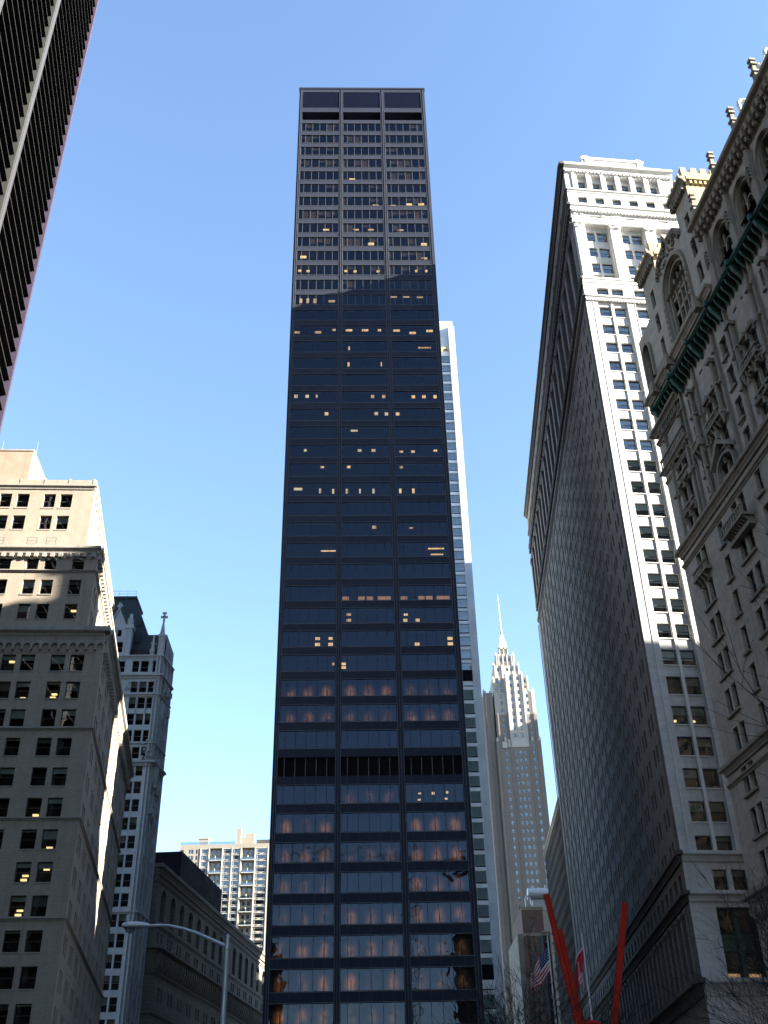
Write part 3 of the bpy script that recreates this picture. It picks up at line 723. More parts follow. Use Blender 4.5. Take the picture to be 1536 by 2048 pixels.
pr = [(3.6, 164.36), (3.7, 165.2), (4.2, 166.7), (4.2, 167.1), (15.9, 167.1), (15.9, 166.7), (16.5, 165.2), (16.6, 164.36)]
mb.plate(fw, pr, -1.2, -.1); mb.plate(fw, [(0.2, 164.36), (.2, 164.9), (2.2, 164.75), (3.6, 165.5), (3.6, 164.36)], -.9, -.15)
mb.plate(fw, [(16.6, 164.36), (16.6, 165.5), (18.2, 164.75), (20.9, 164.9), (20.9, 164.36)], -.9, -.15)
mb.box(fw, 3.9, 16.2, -1.3, .12, 166.75, 167.3); mb.box(fw, 4.6, 5.3, -.1, .05, 164.5, 166.7); mb.box(fw, 14.9, 15.6, -.1, .05, 164.5, 166.7)
mb.box(fw, 4.3, 5.3, -.9, 0, 167.31, 167.75); mb.box(fw, 14.8, 15.8, -.9, 0, 167.31, 167.75)
mb.box(fn, 0, ED, -.9, -.1, 164.36, 165.1)
E.part('parapet', mb, LIME_T)
mb = MB()          # round medallion beside the base windows
for t in range(14):
    a0, a1 = 2*pi*t/14, 2*pi*(t+1)/14
    mb.plate(fw, [(2.1+.5*cos(a0), 32.7+.7*sin(a0)), (2.1+.62*cos(a0), 32.7+.85*sin(a0)), (2.1+.62*cos(a1), 32.7+.85*sin(a1)), (2.1+.5*cos(a1), 32.7+.7*sin(a1))], .003, .12)
E.part('medallion', mb, LIME)
E.finish()

# ------------------------------------------------------------ carved building on the right edge
G = Bld('gothic_building', 'carved gothic limestone office building with arched windows and turrets, right edge of the view', 'building', (34.86, 106, 0), radians(-82.946))
GL, GD = 98.0, 14.0
f = frame(); hs = []; mbg = MB()
def gwin(a, b, z0, z1, rev=.55, **k):
    hs.append((a, b, z0, z1, rev))
    G.window(f, a, b, z0, z1, rev-.12, k.get('fm', SASH_D), k.get('gm', GLASS), k.get('bars', ()), (z1-z0)*.5 if 'rail' not in k else k['rail'], random.choice((0, .3, .45)), BLIND, (), .8)
pat = []           # column pattern along the facade
for c in range(5):
    o = 20.6*c
    pat += [('p', 3.4+o, 4.62+o), ('p', 5.05+o, 6.27+o), ('s', 9.85+o, 11.05+o), ('p', 13.6+o, 14.95+o), ('p', 15.45+o, 16.8+o), ('s', 20.05+o-.3, 21.25+o-.3)]
pat = [p for p in pat if p[2] < 80]
low = [61.6-4.14*j for j in range(14)]
up = [79.3, 75.2, 70.9, 66.9]
sill = MB(); sills = []
for q, a, b in pat:
    for zt in low+up:
        if zt in (79.3,) and q == 'p': continue
        e_ = .14 if zt > 64 else 0
        gwin(a-e_, b+e_, zt-2.75-e_*2, zt)
        sills.append((a, b, zt-2.75))
for a, b, z in sills: sill.box(f, a-.18, b+.18, .003, .3, z-.28, z-.02)
# top storey arches of the main range
AR = [25.75+5.85*j for j in range(8)]
for c in AR: hs.append((c-2.05, c+2.05, 84.4, 91.5, 1.1))
SG = [(19.0, 20.2), (6.2, 7.3)]
for a, b in SG:
    for zt in (100.0, 95.9, 91.8, 86.5): gwin(a, b, zt-2.9, zt)
hs.append((10.0, 16.6, 86.9, 98.6, 1.2)); hs.append((1.0, 3.2, 88.6, 94.6, .7))
for a, b in ((3.6, 4.7), (5.2, 6.2)): pass
wall(mbg, f, 0, GL, 0, 86.9, [h for h in hs if h[3] < 86.9]+[(c-2.05, c+2.05, 84.4, 86.9, 1.1) for c in AR], .5)
wall(mbg, f, 21.3, GL, 86.9, 95.0, [h for h in [(c-2.05, c+2.05, 86.9, 91.5, 1.1) for c in AR]], 1.1)
for h in [h for h in hs if h[2] == 84.4]: pass
G_low = [(c-2.05, c+2.05, 84.4, 86.9) for c in AR]
# pavilion: outer piece, two turrets, gabled centre
wall(mbg, f, 0, 4.6, 86.9, 97.0, [(1.0, 3.2, 88.6, 94.6, .7)], .7)
wall(mbg, f, 4.6, 9.2, 86.9, 104.5, [h for h in hs if 6 < h[0] < 6.4 and h[2] > 87], .5)
wall(mbg, f, 9.2, 17.4, 86.9, 99.4, [(10.0, 16.6, 86.9, 98.6, 1.2)], 1.2)
wall(mbg, f, 17.4, 21.3, 86.9, 104.5, [h for h in hs if h[0] == 19.0 and h[2] > 87], .5)
mbg.plate(f, [(9.2, 99.4), (10.4, 101.2), (12.6, 101.6), (13.3, 103.2), (14.0, 101.6), (16.2, 101.2), (17.4, 99.4)], -.8, 0)
arch_fill(mbg, f, 10.0, 16.6, 94.2, 98.6, 1.2, pointed=1, n=9); arch_fill(mbg, f, 1.0, 3.2, 93.2, 94.6, .7)
for c in AR: arch_fill(mbg, f, c-2.05, c+2.05, 88.6, 91.5, 1.1, n=9)
mbg.face([f(0, 0, 95), f(GL, 0, 95), f(GL, -GD, 95), f(0, -GD, 95)]); mbg.face([f(0, 0, 0), f(0, -GD, 0), f(0, -GD, 95), f(0, 0, 95)])
mbg.face([f(0, -GD, 0), f(GL, -GD, 0), f(GL, -GD, 95), f(0, -GD, 95)]); mbg.face([f(GL, 0, 0), f(GL, -GD, 0), f(GL, -GD, 95), f(GL, 0, 95)])
mbg.face([f(0, 0, 97), f(9.2, 0, 97), f(9.2, -5, 97), f(0, -5, 97)]); mbg.face([f(0, 0, 86), f(0, -5, 86), f(0, -5, 97), f(0, 0, 97)])
G.part('wall', mbg, GOTH)
for (a, b) in ((4.6, 9.2), (17.4, 21.3)):      # turret bodies behind the face, battlements
    mb = MB()
    for q in (((a, 0), (a, -11)), ((b, 0), (b, -11)), ((a, -11), (b, -11))):
        mb.face([f(*q[0], 95), f(*q[1], 95), f(*q[1], 104.5), f(*q[0], 104.5)])
    G.part('turret', mb, GOTH_C)
    mb = MB(); a2, b2 = a-.35, b+.35
    cornice(mb, f, a2, b2, 103.6, 104.6, .9)
    for k in range(int((b2-a2)/.62)): mb.box(f, a2+.1+k*.62, a2+.38+k*.62, .003, .55, 102.8, 103.6)
    G.part('turret_cornice', mb, GOTH_T)
    mb = MB()
    mb.box(f, a2, b2, -11.4, .35, 104.62, 105.3)
    for k in range(5): u = a2+.02+k*(b2-a2-.7)/4; mb.box(f, u, u+.62, -.35, .34, 105.3, 106.2)
    for k in range(9): w0 = -.9-k*1.25; mb.box(f, b2-.45, b2-.003, w0-.75, w0, 105.31, 106.2)
    for k in range(18): mb.box(f, b, b+.28, -.5-k*.6-.28, -.5-k*.6, 103.5, 104.1)
    mb.box(f, b, b+.4, -11.3, -.1, 104.12, 104.6)
    G.part('battlement', mb, GOTH_C)
mb = MB()          # carving round the pavilion window: mouldings, hood, crockets
def arch_rib(mb, a, b, zb, zs, zt, wd, w0, w1, n=10, pw=.8):
    uc, h = (a+b)/2, (b-a)/2
    mb.box(f, a-wd, a, w0, w1, zb, zs); mb.box(f, b, b+wd, w0, w1, zb, zs)
    for sg in (-1, 1):
        for i in range(n):
            t0, t1 = i/n*pi/2, (i+1)/n*pi/2
            g = lambda t, e: (uc+sg*(h+e)*cos(t), zs+(zt-zs+e)*(sin(t)**pw))
            mb.plate(f, [g(t0, 0), g(t0, wd), g(t1, wd), g(t1, 0)], w0, w1)
arch_rib(mb, 10.0, 16.6, 86.95, 94.2, 98.6, .42, .003, .3); arch_rib(mb, 10.7, 15.9, 86.95, 94.4, 97.9, .28, -.7, -.3, pw=.8)
arch_rib(mb, 1.0, 3.2, 88.6, 93.2, 94.6, .3, .003, .35, pw=1)
for i in range(7): z = 87.4+i*1.0; mb.box(f, 16.75, 16.95, .3, .42, z, z+.4); mb.box(f, 9.65, 9.85, .3, .42, z, z+.4)
for (x0, z0), (x1, z1) in (((9.2, 99.4), (10.4, 101.2)), ((10.4, 101.2), (12.6, 101.6)), ((12.6, 101.6), (13.3, 103.2)), ((13.3, 103.2), (14, 101.6)), ((14, 101.6), (16.2, 101.2)), ((16.2, 101.2), (17.4, 99.4))):
    mb.plate(f, [(x0, z0), (x1, z1), (x1, z1+.35), (x0, z0+.35)], -.9, .4)
    for t in range(4): x = x0+(x1-x0)*(t+.5)/4; z = z0+(z1-z0)*(t+.5)/4; mb.box(f, x-.12, x+.12, .02, .42, z-.55, z-.2)
for t in range(44): x = random.uniform(9.5, 17.1); z = random.uniform(98.9, 101.0); mb.box(f, x-.15, x+.15, .003, random.uniform(.15, .4), z, z+random.uniform(.15, .4))
for a in (12.1, 13.3, 14.5): mb.box(f, a-.14, a+.14, -1.0, -.5, 86.95, 96.8)
for z in (89.3, 91.6, 93.9): mb.box(f, 10.1, 16.5, -1.0, -.6, z, z+.5)
for i in range(6): a = 10.9+.85*i; mb.box(f, a, a+.5, -.95, -.45, 94.5, 94.9); mb.box(f, a+.1, a+.4, -.95, -.55, 95.4, 95.8)
G.part('tracery', mb, GOTH_T)
B2 = G
G.window(f, 10.0, 16.6, 86.95, 98.5, 1.05, GOTH_T, GLASS, (1.0, 2.1, 3.3, 4.5, 5.6), 5, 0, BLIND, (), .4, edge=.1)
G.window(f, 1.0, 3.2, 88.6, 94.5, .6, SASH_D, GLASS, (1.1,), 2.5, 0, BLIND, (), .4)
for c in AR:
    G.window(f, c-2.05, c+2.05, 84.45, 91.45, .95, SASH_D, GLASS, (1.0, 2.05, 3.1), 3.5, random.choice((0, [(.1, 1, .5), (3.1, 4, .7)])), BLINDW, (), .8)
    mb = MB(); arch_rib(mb, c-2.05, c+2.05, 84.45, 88.6, 91.5, .3, .003, .28, pw=1); arch_rib(mb, c-1.7, c+1.7, 84.45, 88.8, 91.2, .2, -.5, -.2, pw=1)
    mb.box(f, c-2.5, c+2.5, .003, .6, 83.9, 84.4)
    G.part('arch_moulding', mb, GOTH_T)

for c in [c-2.925 for c in AR]+[AR[-1]+2.9]:      # piers between arches, chevron caps, pinnacles
    mb = MB()
    mb.box(f, c-.45, c+.45, .003, .55, 83.9, 92.0)
    for t in range(4): z = 89.6-t*.55; mb.plate(f, [(c-.6, z), (c, z+.7), (c+.6, z), (c+.6, z-.18), (c, z+.52), (c-.6, z-.18)], .56, .75)
    mb.box(f, c-.28, c+.28, .003, .4, 92.0, 94.6)
    G.part('buttress', mb, GOTH_T)
    mb = MB(); mb.box(f, c-.28, c+.28, .3, .86, 95.5, 97.4); mb.box(f, c-.40, c+.40, .18, .98, 97.4, 97.7); mb.box(f, c-.2, c+.2, .38, .78, 97.7, 98.7)
    mb.box(f, c-.34, c+.34, .24, .92, 98.7, 99.0); mb.box(f, c-.2, c+.2, .38, .78, 99.0, 99.4); mb.box(f, c-.32, c+.32, .26, .9, 99.4, 99.7)
    G.part('pinnacle', mb, GOTH_T)
mb = MB(); cornice(mb, f, 21.2, GL, 94.3, 95.5, 1.35)
n = int((GL-22)/.98)
for k in range(n):
    u = 21.8+k*.98; mb.box(f, u, u+.36, .003, 1.0, 93.4, 94.3); mb.box(f, u+.03, u+.33, .003, .7, 92.75, 93.4)
G.part('cornice', mb, GOTH_T)
for z0, z1, o, a, b in ((85.9, 87.0, .8, 0, 21), (80.9, 81.7, .95, 0, 8.4), (63.1, 64.2, .75, 0, GL), (37.0, 38.0, .65, 0, GL), (24.0, 25.4, .9, 0, GL), (75.0, 75.6, .6, 0, 8.4), (60.0, 60.0, 0, 0, 0)):
    if b == 0: continue
    mb = MB(); cornice(mb, f, a, b, z0, z1, o); cornice(mb, f, a, b, z0-1.3, z0-.9, o*.45)
    if a == 0: mb.box(f, -o*.8, .0, -GD*.3, o*.9, z0+(z1-z0)*.62, z1)
    if z0 == 24.0: dentils(mb, f, 0, GL, 23.1, 23.95, .6, .7, .35)
    if z0 == 85.9:
        for c in (3.2, 8.4, 18.2): mb.box(f, c-.5, c+.5, .1, 1.1, 85.6, 87.3)
    G.part('cornice', mb, GOTH_T)
for z, a, b in ((79.6, 1.6, 8.0), (75.7, 0.4, 8.2)):
    mb = MB(); mb.box(f, a, b, .35, .6, z+1.05, z+1.25)
    for k in range(int((b-a)/.55)): u = a+.1+k*.55; mb.tube(f(u, .47, z), f(u, .47, z+1.05), .11, .08, 6)
    G.part('balustrade', mb, GOTH_T)
mb = MB(); mb.prism(f, [(0, 83.1), (1.45, 83.2), (1.5, 82.95), (1.2, 82.75), (0, 82.75)], 3.0, GL)        # copper gallery
k = 3.2; j = 0
while k < GL:
    mb.prism(f, [(0.003, 82.75), (1.15, 82.72), (1.05, 82.2), (.6, 81.7), (.2, 81.2), (.003, 81.0)], k, k+.2)
    if j % 6 == 0: mb.prism(f, [(0.003, 82.72), (1.4, 82.72), (1.2, 82.0), (.8, 81.5), (.35, 80.8), (.003, 80.6)], k-.1, k+.3); mb.box(f, k-.1, k+.3, 1.45, 1.8, 82.7, 83.4)
    k += 1.02; j += 1
G.part('copper_gallery', mb, COPPER)
mb = MB(); mb.prism(f, [(-1.1, 95.6), (.2, 95.6), (-.5, 97.5), (-1.0, 97.6)], 22.4, GL)
for k in range(70): u = 22.8+k*1.05; mb.box(f, u, u+.35, -.25, .12, 96.0, 96.8)
G.part('roof_edge', mb, COPPER)
for c, z in ((11.2, 78.9), (17.4, 78.2), (23.2, 78.4), (11.2, 71.5)):   # carved columns hung between bays
    for k in range(3):
        cc = c+20.6*k
        if cc > 60: continue
        mb = MB(); mb.tube(f(cc, .35, z-6.5), f(cc, .35, z), .28, .24, 8); mb.box(f, cc-.45, cc+.45, .003, .8, z, z+.5); mb.box(f, cc-.38, cc+.38, .003, .7, z-7.0, z-6.5)
        mb.tube(f(cc, .35, z-8.2), f(cc, .35, z-7), .05, .34, 6); mb.box(f, cc-.5, cc+.5, .003, .55, z-3.2, z-2.9)
        G.part('engaged_column', mb, GOTH_T)
for c in (13.4,):                      # pedimented window and balcony of the middle bay
    mb = MB(); mb.plate(f, [(c-.6, 66.6), (c+2, 68.6), (c+4.6, 66.6), (c+4.6, 67.1), (c+2, 69.2), (c-.6, 67.1)], .003, .85)
    arch_rib(mb, c+.1, c+3.9, 64.3, 65.6, 67.0, .3, .003, .5, pw=1); mb.box(f, c+1.8, c+2.2, .3, .7, 69.2, 70.3); mb.box(f, c-.5, c+4.5, .003, .7, 56.9, 57.4)
    mb.box(f, c-.6, c+4.6, .003, 1.3, 57.9, 58.2); mb.box(f, c-.5, c+4.5, 1.05, 1.25, 59.1, 59.3)
    for k in range(9): mb.box(f, c-.3+k*.55, c-.05+k*.55, 1.08, 1.22, 58.2, 59.1); mb.prism(f, [(.003, 57.0), (1.1, 57.88), (.003, 57.88)], c-.3+k*.55, c-.1+k*.55)
    G.part('balcony', mb, GOTH_T)
mb = MB()
for k in range(70):   # shallow carved relief in the spandrels of the upper storeys
    q = random.choice(pat[:8]); z = random.choice((79.6, 76.0, 71.6, 67.6)); x = random.uniform(q[1], q[2]); mb.box(f, x-.14, x+.14, .003, .13, z, z+.22)
mb.plate(f, [(3.6, 88.0), (4.2, 89.0), (6.0, 89.0), (6.6, 88.0), (6.0, 87.1), (4.2, 87.1)], .003, .22)
G.part('carved_relief', mb, GOTH_T)
for k in range(4):           # stepped vertical buttress strips on the upper storeys
    for c, w_, z0, z1 in ((2.4, .35, 64.3, 80.8), (7.4, .4, 64.3, 85.8), (8.5, .25, 64.3, 85.8), (12.6, .3, 64.3, 82.6), (18.6, .35, 64.3, 82.6), (22.3, .3, 64.3, 82.6)):
        c += 20.6*k
        if c > 66 or (k and c < 24 and c > 22.9): continue
        mb = MB(); mb.box(f, c-w_/2, c+w_/2, .003, .32, z0, z1); mb.box(f, c-w_*.8, c+w_*.8, .003, .5, z1-.7, z1-.05)
        for z in (70.2, 74.4, 78.6):
            if z < z1-1: mb.prism(f, [(.32, z), (.62, z+.1), (.32, z+.9)], c-w_*.7, c+w_*.7)
        G.part('buttress_strip', mb, GOTH_T)
for q, a, b in pat:
    if q != 'p' or a > 46: continue
    for zt in up[1:]:
        mb = MB(); mb.prism(f, [(.003, zt+.12), (.32, zt+.12), (.42, zt+.34), (.003, zt+.5)], a-.35, b+.35)
        for u in (a-.35, b+.2): mb.box(f, u, u+.15, .003, .3, zt-.75, zt+.12)
        mb.box(f, (a+b)/2-.09, (a+b)/2+.09, .003, .3, zt+.5, zt+.95); G.part('hood_mould', mb, GOTH_T)
for a, b, z in ((9.3, 11.6, 71.4), (13.3, 17.1, 71.2), (23.8, 27.2, 71.4), (30.0, 32.2, 71.4), (34.0, 37.8, 71.2), (3.0, 6.7, 58.2)):
    mb = MB(); mb.box(f, a, b, .003, .75, z, z+.22); mb.box(f, a, b, .5, .72, z+1.05, z+1.25)
    for k in range(int((b-a)/.45)): u = a+.1+k*.45; mb.tube(f(u+.1, .6, z+.22), f(u+.1, .6, z+1.05), .09, .07, 6)
    for k in range(int((b-a)/.8)): u = a+.15+k*.8; mb.prism(f, [(.003, z-.75), (.25, z-.6), (.65, z), (.003, z)], u, u+.25)
    G.part('balconette', mb, GOTH_T)
for c in AR[:5]:             # stone tracery inside the big arches
    mb = MB()
    for u in (c-.75, c+.75): mb.box(f, u-.1, u+.1, -.88, -.6, 84.46, 90.6)
    mb.box(f, c-2.0, c+2.0, -.88, -.6, 87.6, 87.95)
    for u in (c-1.4, c, c+1.4):
        for i in range(6):
            t0, t1 = i*pi/6, (i+1)*pi/6; mb.plate(f, [(u+.6*cos(t0), 88.6+.7*sin(t0)), (u+.74*cos(t0), 88.6+.85*sin(t0)), (u+.74*cos(t1), 88.6+.85*sin(t1)), (u+.6*cos(t1), 88.6+.7*sin(t1))], -.87, -.62)
    G.part('tracery', mb, GOTH_T)
G.part('window_sill', sill, GOTH_T)
G.finish()
# roof pipes and dish on it
for i, (x, z, zb_) in enumerate(((44.8, 110.9, 103), (39.9, 101.6, 95.6))):
    mb = MB(); y = 72
    mb.path([(x+.02, y, zb_-8), (x, y, z-.5), (x+.18, y, z-.1), (x+.5, y, z+.0), (x+3.0, y, z), (x+3.3, y, z-.2), (x+3.4, y, zb_-8)], .22, 10)
    mb.path([(x+1.6, y+.1, z), (x+1.6, y+.1, zb_-8)], .08, 6)
    tag(mb.build('roof_pipe', PIPEW, smooth=False), ('white bent roof pipe at the top right corner of the view, upper of the two', 'lower white bent roof pipe just above the third stone pinnacle of the gothic roof')[i], 'pipe', 'white pipes on the gothic roof')
mb = MB(); c = Vector((43.9, 72, 108.2))
for i in range(12):
    for j in range(3):
        def pt(i, j): a = 2*pi*i/12; r = .28*j+.04; return (c.x-.35*r*r+.0, c.y+r*cos(a)*.6+0, c.z+r*sin(a)) if False else (c.x+r*cos(a), c.y+.5*r*r, c.z+r*sin(a))
        mb.face([pt(i, j), pt(i+1, j), pt(i+1, j+1), pt(i, j+1)])
mb.tube(c+Vector((0, 0, 0)), c+Vector((.2, -.9, .1)), .05, .05, 6); mb.tube(c+Vector((.2, .3, -.2)), c+Vector((.4, .5, -13)), .09, .09, 6)
tag(mb.build('satellite_dish', PIPEW), 'small white satellite dish on a mast on the gothic building roof', 'satellite dish')
def rot2(v, a): return (v[0]*cos(a)-v[1]*sin(a), v[0]*sin(a)+v[1]*cos(a))

# ------------------------------------------------------------ white slab tower behind the black one
C = Bld('slab_tower', 'slim white metal slab tower showing past the right side of the black tower', 'skyscraper', (24.9, 260, 0), radians(1.7))
mb = MB(); xs = []
for b in range(5):
    x1 = -b*8.7; mb2 = MB(); mb2.box(L0, x1-1.95, x1, -1.6, 0, 0, 245.4); C.part('column', mb2, CHASE_G if b else CHASE_G)
for b in range(5):
    a, c = -1.95-b*8.7-2.75*1.0-4.0, -1.95-b*8.7
    hs = []
    z = 233.0; zs = []
    while z > 6:
        zs.append(z); z -= 3.95
    for z in zs:
        if 116.5 < z < 120.5 or 42 < z < 46: continue
        hs.append((a+.2, c-.02, z-2.75, z, .25))
        if b == 0: C.window(back(L0, 1.1), c-2.72, c-.02, z-2.55, z, .2, LIME_T, GLASS_S if z > 121 else GLASS_T, (1.32,), None, random.choice((0, .35, .5, .7)) if z > 121 else 1.0, BLIND if z > 121 else TEALB, (), .6, MIDD, .05)
    wall(mb, back(L0, 1.1), c-6.75, c, 0, 236, [(c-2.72, c-.02, z-2.75, z, .25) for z in zs if not (116.5 < z < 120.5 or 42 < z < 46)], .25)
    if b == 0:
        m3 = MB()
        for z in zs:
            m3.box(back(L0, 1.1), c-2.66, c-.06, .003, .03, z-2.98, z-2.72); C.part('spandrel_vent', m3, BLACKBOX); m3 = MB()
        for z in (120.3, 45.9): m3 = MB(); m3.box(back(L0, 1.1), c-2.72, c, .003, .06, z-3.3, z); C.part('louver', m3, BLACKBOX)
C.part('wall', mb, CHASE)
mb = MB(); mb.box(L0, -45, -.35, -2.2, -1.2, 236, 248.7); 
for k in range(16): mb.box(L0, -8-k*.0-.45*k+7.2, -8-.45*k+7.2+.22, -1.2, -.9, 236, 248.2)
mb.box(L0, -45, 0, -30, -1.65, 0, 236); C.part('crown', mb, CHASE)
mb = MB(); arch_fill(mb, back(L0, .4), -4.7, -1.96, 233.6, 235.6, .5); mb.box(L0, -4.7, -1.96, -1.0, -.4, 235.6, 236.4); C.part('window_arch', mb, GOTH_C)
C.finish()

# ------------------------------------------------------------ brown art-deco tower with spire
P = Bld('spire_tower', 'brown stepped skyscraper with a pale crown and thin spire, far behind', 'skyscraper', (65, 524, 0), 0)
def mass(x0, x1, y0, y1, z0, z1, mat, name='tier', wincols=(), pitch=4.05, wz=2.1, ww=1.2, ribs=(), dark=()):
    mb = MB(); ff = frame(0, y0-524); hs = []
    n = int((z1-z0-1)/pitch)
    for c in wincols:
        for i in range(n): zt = z1-1.2-i*pitch; hs.append((c-65-ww/2, c-65+ww/2, zt-wz, zt, .3))
    wall(mb, ff, x0-65, x1-65, z0, z1, hs, .3); shell(mb, ff, x0-65, x1-65, y1-y0, z0, z1)
    for r in ribs: mb.box(ff, r-65-.35, r-65+.35, .003, .5, z0, z1+.8)
    P.part(name, mb, mat)
    for h in hs: P.window(ff, *h[:4], .25, SASH_G, GLASS_S, (), None, random.choice((0, .3, .6)) if not dark or abs((h[0]+h[1])/2+65-dark[0]) > .5 else 0, BLINDW, (), .4, DARK if dark and abs((h[0]+h[1])/2+65-dark[0]) < .5 else MIDD, .1)
mass(56.3, 79.3, 524, 552, 0, 199, BROWN, wincols=(60.9, 65.9, 68.2, 70.5, 75.2), ribs=(58.2, 63.5, 73.2, 77.5), dark=(65.9,))
mass(51.2, 56.29, 528, 550, 0, 228, BROWN, wincols=(), ribs=(52.6, 55.0))
mb = MB()
for k in range(54): mb.box(frame(0, 528-524), -13.85, -13.79, -20, 0, 6+k*4.1, 8+k*4.1)
P.part('side_window_band', mb, BROWN)
mass(57.0, 78.9, 526, 549, 199, 214.5, BROWN, wincols=(60.9, 65.9, 68.4, 71.0, 75.2), ribs=(58.2, 63.5, 73.2, 77.5))
mass(57.2, 79.1, 528, 548, 214.5, 228, BROWN_T, wincols=(60.9, 66.0, 68.4, 74.8), ribs=(58.6, 63.6, 71.2, 77.6))
mass(63.6, 73.2, 525, 530, 199, 237, BROWN_T, wincols=(66.4, 70.2), ribs=(64.1, 68.3, 72.7))
mass(57.0, 76.7, 530, 546, 228, 237.5, BROWN_T, wincols=(59.6, 61.8, 66.2, 68.4, 72.5, 74.8), ribs=(57.6, 60.8, 63.3, 71.0, 73.6, 76.2))
mass(58.5, 72.8, 532, 544, 237.5, 245.5, BROWN_T, wincols=(61.0, 66, 68.2, 71.5), ribs=(59.2, 63.2, 70.0, 72.3))
mass(60.2, 70.8, 533, 543, 245.5, 252, BROWN_T, wincols=(63.0, 65.4, 67.6), ribs=(60.8, 61.9, 64.3, 66.6, 69.2, 70.2))
mass(62.6, 67.9, 535, 540, 252, 257, BROWN_T, wincols=(64.4, 66.2), ribs=(63.0, 65.3, 67.5))
mb = MB(); ff = frame(0, 13)
for i in range(4): h = 2.5-.42*i; mb.box(frame(0, 13), .2-h, .2+h, -h, h, 257+2.3*i, 259.3+2.3*i)
P.part('lantern', mb, BROWN_T)
mb = MB(); mb.tube((.25, 13, 266), (.2, 13, 271), .8, .5, 8); mb.tube((.2, 13, 271), (.0, 13, 293), .32, .08, 6); P.part('spire', mb, GALV)
mb = MB()
for x, y0, z in ((56.8, 524, 199), (61, 524, 199), (75, 524, 199), (78.8, 524, 199), (57.2, 528, 228), (60, 528, 228), (74.5, 528, 228), (78.5, 528, 228), (64, 525, 237), (68.3, 525, 237), (72.6, 525, 237), (58.8, 532, 245.5), (72.3, 532, 245.5), (60.5, 533, 252), (70.3, 533, 252), (51.8, 528, 228)):
    mb = MB(); mb.box(frame(0, 0), x-65-.6, x-65+.6, 524-y0-1.6, 524-y0-.2, z, z+1.6); mb.box(frame(0, 0), x-65-.3, x-65+.3, 524-y0-1.3, 524-y0-.5, z+1.6, z+2.5); P.part('finial', mb, BROWN_T)
mb = MB(); mb.box(frame(), -6, -3.4, -.3, .6, 195, 198.5); P.part('balcony', mb, BROWN_T); mb = MB(); mb.box(frame(), -2.9, 8.6, -.0, .35, 195.5, 199.8); P.part('balcony', mb, BROWN_T)
P.finish(60)

# ------------------------------------------------------------ white building with green mansard (left)
Wt = Bld('mansard_tower', 'narrow white stone tower with steep dark green roof behind the tan brick block', 'building', (-48.2, 204, 0), radians(2))
fl = frame(-30, 0); FLW = 30; hs = []; mb = MB()
for j in range(20):
    zt = 93.4-3.6*j
    if zt < 4: break
    if j < 5: cs = [(4.6, 3.35), (2.95+.05, 1.7)] ; cs = [(6.0, 4.6), (4.2, 2.7), (2.35, 1.2)]
    else: cs = [(4.85, 3.35), (3.0, 1.6)]
    cs += [(a+7.2, b+7.2) for a, b in cs]+[(a+14.4, b+14.4) for a, b in cs]
    for a, b in cs:
        hs.append((FLW-a, FLW-b, zt-2.45, zt, .35)); Wt.window(fl, FLW-a, FLW-b, zt-2.45, zt, .3, SASH_G, GLASS_B, (), 1.2, random.choice((0, 0, .4, .5)), BLIND, (), .6)
for a, b in ((6.2, 4.8), (4.4, 2.6), (2.2, .9), (11.5, 9.8), (9.2, 7.8)): hs.append((FLW-a, FLW-b, 95.6, 98.2, .35)); Wt.window(fl, FLW-a, FLW-b, 95.6, 98.2, .3, SASH_G, GLASS_B, (), 1.2)
wall(mb, fl, 0, FLW, 0, 99.3, hs, .35)
sdw = rot2((.1072, .9942), -radians(2)); fsd = frame(0, 0, *sdw); hs2 = []
for j in range(22):
    zt = 93.4-3.6*j
    if zt < 4: break
    for u in (1.0, 3.4, 5.6): hs2.append((u, u+1.0, zt-2.3, zt, .3)); Wt.window(fsd, u, u+1.0, zt-2.3, zt, .25, SASH_G, GLASS_B, (), None)
wall(mb, fsd, 0, 7.4, 0, 99.3, hs2, .3)
e = fsd(7.4, 0, 0); mb.face([(-30, 0, 0), (-30, e[1], 0), (-30, e[1], 99.3), (-30, 0, 99.3)]); mb.face([(-30, e[1], 0), (e[0], e[1], 0), (e[0], e[1], 99.3), (-30, e[1], 99.3)])
mb.face([(-30, 0, 99.3), (0, 0, 99.3), (e[0], e[1], 99.3), (-30, e[1], 99.3)]); Wt.part('wall', mb, WGOTH)
for z0, z1, o in ((94.0, 94.9, .7), (89.9, 90.5, .5), (98.6, 99.4, .5), (74.9, 75.9, .9), (79.4, 79.8, .4), (46.4, 46.9, .4)):
    mb = MB(); cornice(mb, fl, 0, FLW, z0, z1, o); cornice(mb, fsd, 0, 7.4, z0, z1, o); mb.box(frame(), 0, o*.95, -.003, o*.97, z0+(z1-z0)*.6, z1); Wt.part('cornice', mb, WGOTH_T)
mb = MB()           # corner shafts, balconies and crockets
for u in (-.25, -.9): mb.tube(fl(FLW+u, .15, 2), fl(FLW+u, .15, 99), .16, .16, 6)
for u in (.3, 2.6, 5.0, 7.2): mb.tube(fsd(u, .2, 2), fsd(u, .2, 99), .16, .16, 6)
for z in (92.5, 88.6, 76.6, 71.0, 66.0): 
    for k in range(7): u = random.uniform(0, 6.8); mb.box(fsd, u, u+.3, .003, random.uniform(.3, .9), z+random.uniform(-1.2, .6), z+random.uniform(.7, 1.2))
mb.prism(fsd, [(.003, 70), (.6, 73), (.7, 75.5), (.003, 77)], 1.0, 3.2)
mb.prism(fsd, [(.003, 84), (.5, 86), (.55, 89), (.003, 90)], 1.0, 3.0)
for k in range(26): x = FLW-random.uniform(.1, 2.4); z = random.uniform(74.8, 80.2); mb.box(fl, x-.2, x+.2, .003, random.uniform(.3, .8), z, z+.35)
